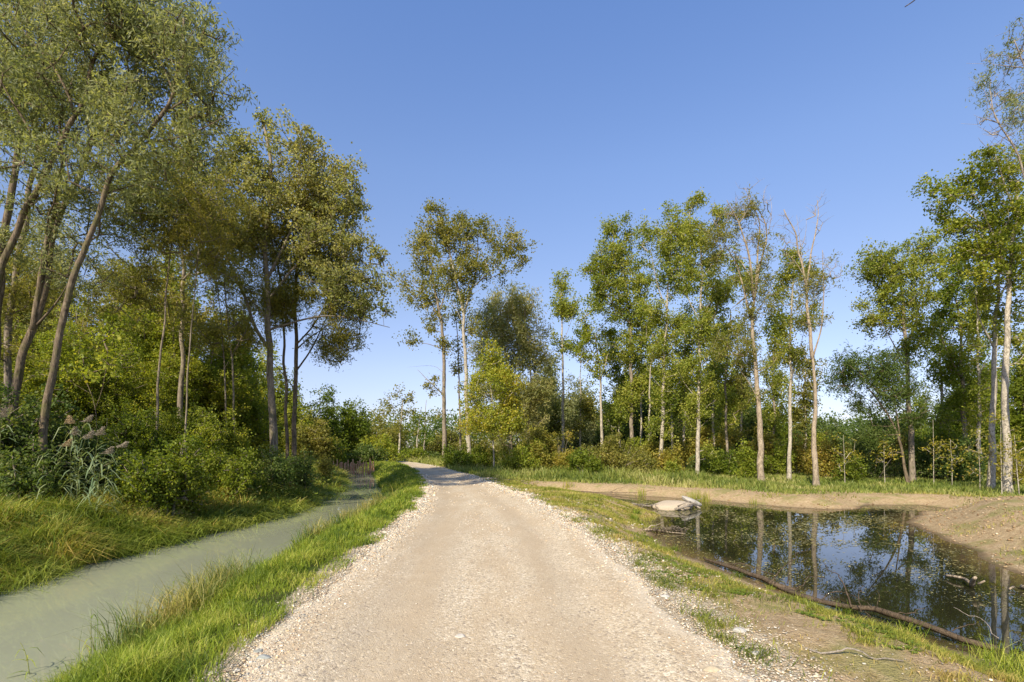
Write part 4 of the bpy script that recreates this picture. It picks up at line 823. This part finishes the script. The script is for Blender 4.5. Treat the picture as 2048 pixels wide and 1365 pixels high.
link('gravel', A.mesh('gravel', [M_stone], smooth=False), kind='stuff', label='loose pale pebbles lying on the track and along its edges', cat='gravel')
A = Acc(); n = 2200; Y = logY(n, 3.6, 22); X = itp(pathR, Y)+R.uniform(.2, 4.3, n); k = (S_pond(X, Y) > .1) & (fb(X, Y, .9, 91) > .43); X = X[k]; Y = Y[k]
pebbles(A, X, Y, (.014+.05*R.beta(1, 5, len(X)))*np.clip(Y/7, .8, 2.5))
Y = logY(900, 9, 22); X = R.uniform(9, 26, 900); k = S_pond(X, Y) > .1; pebbles(A, X[k], Y[k], (.03+.09*R.beta(1, 6, k.sum())), sink=.3)
link('scattered_pebbles', A.mesh('scattered_pebbles', [M_stone], smooth=False), kind='stuff', label='scattered pebbles on the sandy strip and the earth mound', cat='pebbles')

def stone(name, label, x, y, size, col, seed, dz=0., grp=None, rot=0., rough=.18, cat='stone', base=None):
    b = bmesh.new(); bmesh.ops.create_icosphere(b, subdivisions=4, radius=1)
    V = np.array([v.co[:] for v in b.verts]); Fc = np.array([[v.index for v in f.verts] for f in b.faces]); b.free()
    V = V*1.
    V = V*(1+rough*2*(vnoise(V+seed, 1.1, seed)-.5)+rough*.7*(vnoise(V+seed, 3., seed)-.5))[:, None]
    V = V*np.array(size)*.5; c, s_ = math.cos(rot), math.sin(rot)
    V = np.stack([V[:, 0]*c-V[:, 2]*s_, V[:, 1], V[:, 0]*s_+V[:, 2]*c], -1)
    z = float(H(x, y)) if base is None else base
    me = mesh(name, V, Fc, np.full(len(Fc), 3), M_stone, np.broadcast_to(np.array(col), (len(Fc), 3)), smooth=True)
    return link(name, me, None, label, cat, grp, None, (x, y, z+size[2]*.5*.55+dz))
stone('boulder', 'larger pale boulder lying flat in the pond at its far left corner', 6.5, 20.3, (1.7, .9, .60), (.40, .33, .24), 3, dz=-.13, base=ZP, grp='boulders in the pond', cat='boulder')
stone('boulder', 'grey white slab of rock tilted up behind the driftwood right of the flat boulder', 7.35, 20.5, (.9, .5, .24), (.38, .35, .30), 8, dz=.22, base=ZP, grp='boulders in the pond', rot=-.42, cat='boulder')
for i, (px, py, w, c, lab) in enumerate([(425, 1352, .055, (.60, .55, .44), 'round cream stone in the grass at the bottom left of the track'), (516, 1313, .065, (.42, .43, .38), 'grey stone at the left track edge, upper of two touching stones'), (526, 1325, .085, (.50, .52, .48), 'flat blue-grey stone at the left track edge, lower of two touching stones'), (524, 1277, .04, (.66, .62, .54), 'small white stone at the grass edge above the two touching stones'), (920, 1268, .085, (.74, .68, .58), 'flat whitish stone lying in the middle of the track'), (1480, 1272, .10, (.72, .68, .6), 'white stone among weeds right of the track edge'), (1515, 1318, .08, (.70, .67, .6), 'white stone on the soil below the weeds right of the track'), (1425, 1350, .10, (.68, .56, .38), 'large yellowish flat stone at the lower right track edge'), (1330, 1200, .08, (.74, .70, .62), 'pale stone on the right gravel edge beside the weeds')]):
    Y = CAMZ*F/(py-HOR); X = (px-1024)/F*Y; 
    stone('stone', lab, X, Y, (w*1.3, w*.9, w*.5), tuple(q*.6 for q in c), 20+i, grp='larger stones by the track')

B_log = bark_mat('wet_log_bark', (.022, .015, .01), (.15, .11, .072), 14, .3)
def wood_obj(name, label, parts, cat, mat=None, grp=None, org=None):
    """parts: list of (points, r0, r1); one continuous mesh"""
    A = Acc()
    for i, (pts, r0, r1) in enumerate(parts):
        p = smooth_line(pts, .10 if r0 > .03 else .06); t = np.linspace(0, 1, len(p)); 
        if r0 < .03: p = p+(np.stack([n2(t*9+i, t, 1, i), n2(t*9, t+i, 1, i+3), n2(t*7+i, t, 1, i+6)], -1)-.5)*.10*np.sin(t*3.1)[:, None]
        else: p = p+(np.stack([n2(p[:, 0]*2.2, p[:, 1]*2.2, 1, i+5), n2(p[:, 0]*2.2, p[:, 1]*2.2, 1, i+8), n2(p[:, 0]*2, p[:, 1]*2, 1, i+9)], -1)-.5)*np.array([.16, .16, .05]); r0 *= .72; r1 *= .72
        tube(A, p, (r0+(r1-r0)*t)*(1+.25*(n2(p[:, 0]*3, p[:, 1]*3, 1, i)-.5)), 12 if r0 > .04 else 5, rough=.35 if r0 > .03 else .1, seed=i+3)
    o = org if org is not None else parts[0][0][0]
    return link(name, A.mesh(name, [mat or B_log], o, smooth=True), None, label, cat, grp, None, tuple(o))
def W(px, py, h=0.): # point h above the pond surface seen at this place of the shore
    Y = (CAMZ-ZP-h)*F/(py-HOR); return np.array([(px-1024)/F*Y+(.10 if 1400 < px < 2020 and py > 1110 else 0), Y+(.12 if 1400 < px < 2020 and py > 1110 else 0), ZP+h+(.035 if 1400 < px < 2020 and py > 1110 else 0)])
V3 = lambda *a: np.array(a, float)
wood_obj('fallen_log', 'dark wet log lying half under water along the near pond shore, upper of the two', [([W(1405, 1123, .05), W(1450, 1137, .06), W(1510, 1160, .07), W(1560, 1178, .05), W(1600, 1192, .0)], .035, .085),
    ([W(1430, 1130, .08), W(1500, 1140, .12), W(1560, 1160, .05)], .012, .006), ([W(1540, 1170, .08), W(1570, 1130, .30), W(1600, 1105, .42), W(1625, 1095, .40)], .012, .004), ([W(1590, 1185, .05), W(1615, 1160, .22), W(1650, 1165, .2)], .010, .004), ([W(1570, 1175, .05), W(1575, 1140, .25), W(1580, 1120, .35)], .008, .003)], 'log', grp='fallen logs by the pond')
wood_obj('fallen_log', 'longer brown log with peeling bark beside the sandy strip, lower of the two', [([W(1560, 1180, .01), W(1620, 1205, .05), W(1690, 1228, .07), W(1740, 1228, .10), W(1800, 1246, .10), W(1870, 1268, .09), W(1930, 1290, .07), W(2010, 1312, .01)], .055, .062),
    ([W(1700, 1225, .10), W(1690, 1180, .34), W(1660, 1150, .46), W(1640, 1130, .50)], .012, .003), ([W(1640, 1210, .08), W(1665, 1185, .22), W(1720, 1205, .2), W(1742, 1225, .15)], .010, .004), ([W(1720, 1235, .1), W(1710, 1200, .30), W(1725, 1180, .38)], .008, .003), ([W(1720, 1240, .08), W(1740, 1255, .12), W(1728, 1235, .22)], .012, .006), ([W(1790, 1240, .12), W(1830, 1232, .2), W(1850, 1228, .22)], .010, .003), ([W(1905, 1275, .1), W(1940, 1262, .2), W(1956, 1258, .22)], .008, .003), ([W(1752, 1232, .1), W(1755, 1200, .25), W(1748, 1190, .3)], .006, .002)], 'log', grp='fallen logs by the pond')
wood_obj('log_stub', 'broken yellowish log stub rising from the dark water at the right', [([W(1887, 1157, .02), W(1905, 1160, .05), W(1925, 1166, .03), W(1945, 1175, .06)], .03, .045), ([W(1945, 1178, .0), W(1950, 1170, .12), W(1955, 1166, .20)], .06, .035), ([W(1950, 1175, .12), W(1962, 1168, .2)], .03, .018)], 'log', mat=B_warm)
wood_obj('log_stub', 'pale log end lying in the water at the right edge of the picture', [([W(2030, 1172, .06), W(2050, 1178, .05), W(2090, 1190, .0)], .05, .05), ([W(2035, 1174, .06), W(2030, 1180, .03)], .03, .02)], 'log', mat=B_warm)
rs = np.random.default_rng(3)
pts = [([W(1285, 1062, .02), W(1310, 1060, .06), W(1340, 1064, .05), W(1372, 1068, .02)], .03, .015), ([W(1290, 1062, .03), W(1305, 1052, .16), W(1322, 1046, .24)], .022, .008)]
for k in range(60):
    x = rs.uniform(1292, 1370); y = 1063+rs.uniform(-3, 4); h = rs.uniform(.12, .34) if x < 1345 else rs.uniform(.14, .30); dx = rs.uniform(-18, 18)
    pts.append(([W(x, y, .0), W(x+dx*.6, y-6, h*.6), W(x+dx, y-8, h)], .010, .004))
wood_obj('brushwood_pile', 'low heap of tangled brown roots and twigs rising from the pond near the shore', pts, 'brushwood', mat=B_warm)
pts = [([W(1262, 1008, .02), W(1290, 1012, .1), W(1330, 1010, .16)], .05, .03), ([W(1345, 1018, .05), W(1375, 1014, .2), W(1390, 1010, .15), W(1402, 1017, .03)], .07, .05), ([W(1372, 1012, .15), W(1392, 1002, .35), W(1405, 997, .48)], .02, .008), ([W(1350, 1014, .1), W(1372, 1006, .35), W(1380, 1003, .38)], .04, .02)]
for k in range(30):
    x = rs.uniform(1240, 1320) if k < 16 else rs.uniform(1355, 1395); h = rs.uniform(.06, .25); dx = rs.uniform(-16, 16)
    pts.append(([W(x, 1012+rs.uniform(-3, 5), .0), W(x+dx*.5, 1009, h), W(x+dx, 1010, h*rs.uniform(.6, 1.6))], .018, .006))
wood_obj('driftwood', 'grey brown driftwood and roots caught round the two boulders', pts, 'driftwood', mat=B_twig)
wood_obj('dry_branch', 'thin dark branch lying along the far left waterline below the sand bank', [([V3(1.5, 27.5, ZP+.06), V3(3.0, 27.6, ZP+.08), V3(4.6, 27.0, ZP+.09), V3(6.4, 25.9, ZP+.12), V3(7.4, 25.6, ZP+.3)], .035, .012), ([V3(5.2, 26.7, ZP+.1), V3(5.9, 26.8, ZP+.35), V3(6.3, 26.9, ZP+.5)], .012, .004)], 'branch')
wood_obj('dry_twig', 'thin pale dry twig leaning over the dark water at the lower right', [([W(2000, 1290, .1), W(1960, 1250, .22), W(1908, 1226, .3)], .006, .003)], 'twig', mat=B_twig)
wood_obj('overhanging_twig', 'thin dark twig tip hanging into the top of the sky at the right', [([P(1810, 14, 6), P(1832, 0, 6), P(1870, -40, 6.1), P(1960, -160, 6.4), P(2130, -420, 7.5)], .006, .03)], 'twig')
wood_obj('dry_stick', 'crooked fallen stick lying on the soil at the bottom right corner', [([V3(2.55, 4.35, float(H(2.55, 4.35))+.02), V3(2.9, 4.2, float(H(2.9, 4.2))+.03), V3(3.25, 4.15, float(H(3.25, 4.15))+.02)], .009, .005)], 'stick', mat=B_twig)

# clods of dug soil
A = Acc(); Y = logY(16000, 8.5, 27); X = R.uniform(0, 27, 16000); so_d = S_pond(X, Y); k = (so_d > .05) & (S_path(X, Y) > .3) & ((so_d < 2.2) | ((np.hypot(X-15.8, (Y-13.5)*1.05) < 6)))&((Y>16)|(X>9)) & (fb(X, Y, 1.2, 95) > .40)
_o = STC; STC = np.array([(.40, .28, .15), (.46, .34, .2), (.33, .22, .12), (.52, .40, .25), (.24, .16, .09)]); pebbles(A, X[k], Y[k], .03+.10*R.beta(1, 5, k.sum())); STC = _o
link('soil_clods', A.mesh('soil_clods', [M_stone], smooth=False), kind='stuff', label='crumbly clods of dug brown soil on the banks and the earth mound', cat='soil')
# stake weir across the creek
m, nt, N = newmat('weathered_stake_wood'); v = pos_(nt); mp = N('ShaderNodeMapping'); mp.inputs['Scale'].default_value = (1, 1, .15); ln_(nt, v, mp.inputs['Vector'])
a = noise_(nt, mp.outputs[0], 14, 4); out_(nt, principled(nt, ramp_(nt, a, [(.3, (.36, .17, .09)), (.55, (.58, .32, .18)), (.7, (.72, .48, .31))]), .85, a, .6, .01, .2).outputs[0]); M_stake = m
sm_ = []
for v_ in range(3):
    A = Acc(); h = [1.15, 1.0, 1.25][v_]; tube(A, [V3(0, 0, -.6), V3(.01, 0, 0), V3(0, .01, h*.6), V3(.015*(v_-1), 0, h-.05), V3(.015*(v_-1), 0, h)], [.055, .055, .052, .05, .03], 9, rough=.15, seed=v_)
    sm_.append(A.mesh('wooden_stake', [M_stake], smooth=True))
ns = 24
for k in range(ns):
    f = k/(ns-1); px = 668+80*f; Yk = 44.0+1.2*f; o = link('wooden_stake', sm_[k % 3], None, 'reddish brown wooden stake in the dense row closing off the creek', 'stake', 'row of stakes across the creek', None, ((px-1024)/F*Yk+rs.uniform(-.03, .03), Yk+rs.uniform(-.05, .05), ZC))
    o.rotation_euler = (rs.uniform(-.05, .05), rs.uniform(-.06, .06), rs.uniform(0, 6)); o.scale = (1, 1, rs.uniform(.85, 1.15))

# reeds
def reed(label, x, y, h, lean, plume=True, nleaf=9, wl=.024, ll=.5, name='reed', grp='plumed reeds on the left bank', pal=None, z=None, pc=(.36, .27, .2)):
    z = float(H(x, y)) if z is None else z; z = max(z, ZC-.1); A = Acc(); seed = int(abs(x*100+y*37)) % 999; rr = np.random.default_rng(seed)
    top = V3(x+lean[0], y+lean[1], z+h); p = smooth_line([V3(x, y, z-.05), V3(x+lean[0]*.15, y+lean[1]*.15, z+h*.45), V3(x+lean[0]*.5, y+lean[1]*.5, z+h*.8), top], .1)
    tube(A, p, np.linspace(.0055, .0025, len(p)), 5, C=(.25, .27, .09))
    pal = pal or [(.10, .16, .06), (.16, .22, .09), (.28, .30, .12)]
    for k in range(nleaf):
        t = .25+.7*k/nleaf; b = p[int(t*(len(p)-1))]; a = rr.uniform(0, 2*math.pi); L_ = ll*rr.uniform(.7, 1.2)
        d = V3(math.cos(a), math.sin(a)*.7, 0); q = [b+d*L_*s+V3(0, 0, L_*(s*.75-1.0*s*s*rr.uniform(.8, 1.3))) for s in np.linspace(0, 1, 6)]
        sd_ = np.cross(d, V3(0, 0, 1)); sd_ = sd_/np.linalg.norm(sd_); wv = wl*np.array([.5, 1, .9, .7, .4, .03])*.5
        V = np.array([[q[i]-sd_*wv[i], q[i]+sd_*wv[i]] for i in range(6)]).reshape(-1, 3); F_ = np.array([[2*i, 2*i+1, 2*i+3, 2*i+2] for i in range(5)])
        A.add(V, F_, np.full(5, 4), tints(pal, 5, np.full(5, rr.uniform()), .05))
    e = thing(name, label, 'reed', (x, y, z), grp)
    link('stalk', A.mesh('stalk', [M_grass], (x, y, z)), e)
    if plume:
        B = Acc(); n = 260; t = rr.uniform(0, 1, n); dr = V3(lean[0], lean[1], .3); dr = dr/np.linalg.norm(dr)
        a = rr.uniform(0, 2*math.pi, n); s0 = top+dr[None]*(t[:, None]*.24-.05); out = np.stack([np.cos(a), np.sin(a), 0*a], -1)*(.13*(1-t*.75))[:, None]*rr.uniform(.4, 1.1, (n, 1))
        s1 = s0+out+dr*.07+V3(0, 0, -.05)
        frusta(B, s0, s1, np.full(n, .0022), np.full(n, .0014), 3, C=pc)
        leafquads(B, s1, .028, .008, C=np.array(pc)*rr.uniform(.8, 1.3, (n, 1)))
        link('plume', B.mesh('plume', [M_dry], (x, y, z)), e)
    return e
for (px, py, Y, l, lab) in [(128, 890, 10.4, (.25, .05), 'plumed reed with the brightest straw coloured plume'), (140, 845, 11, (-.1, .1), 'tallest plumed reed behind the bright one'), (170, 842, 11.2, (.2, .1), 'plumed reed just right of the tallest one'), (198, 868, 10.6, (.15, .0), 'plumed reed with a violet grey plume in the middle of the group'), (150, 868, 10.7, (.1, -.1), 'plumed reed between the bright and the tallest one'), (212, 905, 9.9, (.3, -.05), 'plumed reed with the lowest drooping plume'), (238, 892, 10.2, (.45, .0), 'rightmost plumed reed leaning to the right'), (5, 832, 10.2, (.1, 0), 'plumed reed at the left edge of the picture'), (172, 875, 10.3, (.2, .05), 'small plumed reed half hidden in the group')]:
    Y += 1.9; t = P(px, py, Y); x = t[0]-l[0]; y = Y-l[1]; zz = float(H(x, y)); reed(lab, x, y, t[2]-zz, l, pc=(.42, .31, .18) if 'bright' in lab and 'between' not in lab else (.33, .28, .21), nleaf=20, ll=.75, wl=.036, pal=[(.12, .18, .09), (.20, .26, .13), (.32, .36, .18)])
for (px, pyb, pyt, l, lab) in [(612, 1120, 1035, (.12, .05), 'tall slim reed at the creek edge with spread blades, farthest of the waterside ones'), (412, 1210, 1105, (.02, 0), 'slim upright reed standing in the creek edge near the middle of the strip'), (345, 1190, 1170, (.06, 0), 'reed with dark seed head among the low waterside reeds'), (330, 1250, 1185, (-.05, 0), 'short leafy reed left of the dark seed headed one'), (182, 1330, 1215, (.0, 0), 'upright thin reed standing in the water near the lower left'), (370, 1270, 1190, (.1, 0), 'bushy short reed at the water edge'), (455, 1180, 1120, (.1, .05), 'short reed with bent blades above the bright grass'), (660, 1080, 1040, (.06, .1), 'thin reed behind the tall slim one'), (280, 1330, 1240, (.05, 0), 'leafy reed at the water edge in the lower left'), (60, 1350, 1300, (-.2, .1), 'arched reed bending to the left at the lower left corner'), (500, 1150, 1085, (.05, 0), 'thin reed rising from the creek before the bright grass')]:
    Y = (CAMZ-ZC)*F/(pyb-HOR); X = (px-1024)/F*Y; h = (pyb-pyt)/F*Y
    reed(lab, X, Y, max(.35, h), l, plume=False, nleaf=8, wl=.014, ll=.26, name='waterside_reed', grp='waterside reeds on the right creek edge', pal=[(.14, .2, .03), (.24, .30, .05), (.34, .36, .09)], z=max(ZC-.05, float(H(X, Y))))

# leaves and specks floating on the pond
A = Acc(); n = 60000; Y = logY(n, 5, 24); X = R.uniform(3, 18, n)
k = (S_pond(X, Y) < -.05) & (R.uniform(0, 1, n) < (.12+.88*sm((fb(X, Y, .5, 81)-.40)/.15))*(.35+.65*sm((Y-6)/5)))
X = X[k]; Y = Y[k]; n = len(X); s = (.020+.07*R.beta(1, 3, n))*np.clip(Y/8, .7, 3); a = R.uniform(0, 6.28, n); c, q = np.cos(a), np.sin(a); w = s*R.uniform(.25, .6, n)
cx = np.stack([c*s, q*s], -1)*.5; cy = np.stack([-q*w, c*w], -1)*.5; b = np.stack([X, Y], -1)
V = np.stack([b-cx, b+cy, b+cx, b-cy], 1); V = np.concatenate([V, ZP+.005+R.uniform(0, .004, (n, 4, 1))], -1).reshape(-1, 3)
A.add(V, np.arange(4*n), np.full(n, 4), tints([(.09, .09, .04), (.21, .20, .085), (.36, .33, .15), (.5, .40, .13)], n, R.uniform(0, 1, n)**1.8, .1))
link('floating_leaves', A.mesh('floating_leaves', [M_dry]), kind='stuff', label='tiny fallen leaves and specks floating on the dark pond', cat='leaves')
# broad-leaved weeds on the sandy strip
A = Acc(); n = 520; Y = logY(n*3, 3.8, 11); X = itp(pathR, Y)+R.uniform(.1, 3.2, n*3); k = (S_pond(X, Y) > .15) & (fb(X, Y, 1.25, 44) > .52); X = X[k][:n]; Y = Y[k][:n]
for x, y in zip(X, Y):
    m_ = R.integers(5, 10); r = R.uniform(.03, .075); aa = R.uniform(0, 6.28, m_); z = float(H(x, y))
    for t in aa:
        d = V3(math.cos(t), math.sin(t), .45); s_ = V3(-math.sin(t), math.cos(t), 0)*r*.28; b0 = V3(x, y, z)
        V = np.array([b0, b0+d*r*.55+s_, b0+d*r*1.1+V3(0, 0, -r*.25), b0+d*r*.55-s_]); A.add(V, [0, 1, 2, 3], [4], tints([(.08, .13, .02), (.17, .24, .03), (.26, .32, .05)], 1, R.uniform(0, 1, 1), .1))
link('weed_rosettes', A.mesh('weed_rosettes', [M_grass]), kind='stuff', label='small broad leaved weeds sprouting on the sandy strip', cat='weeds')
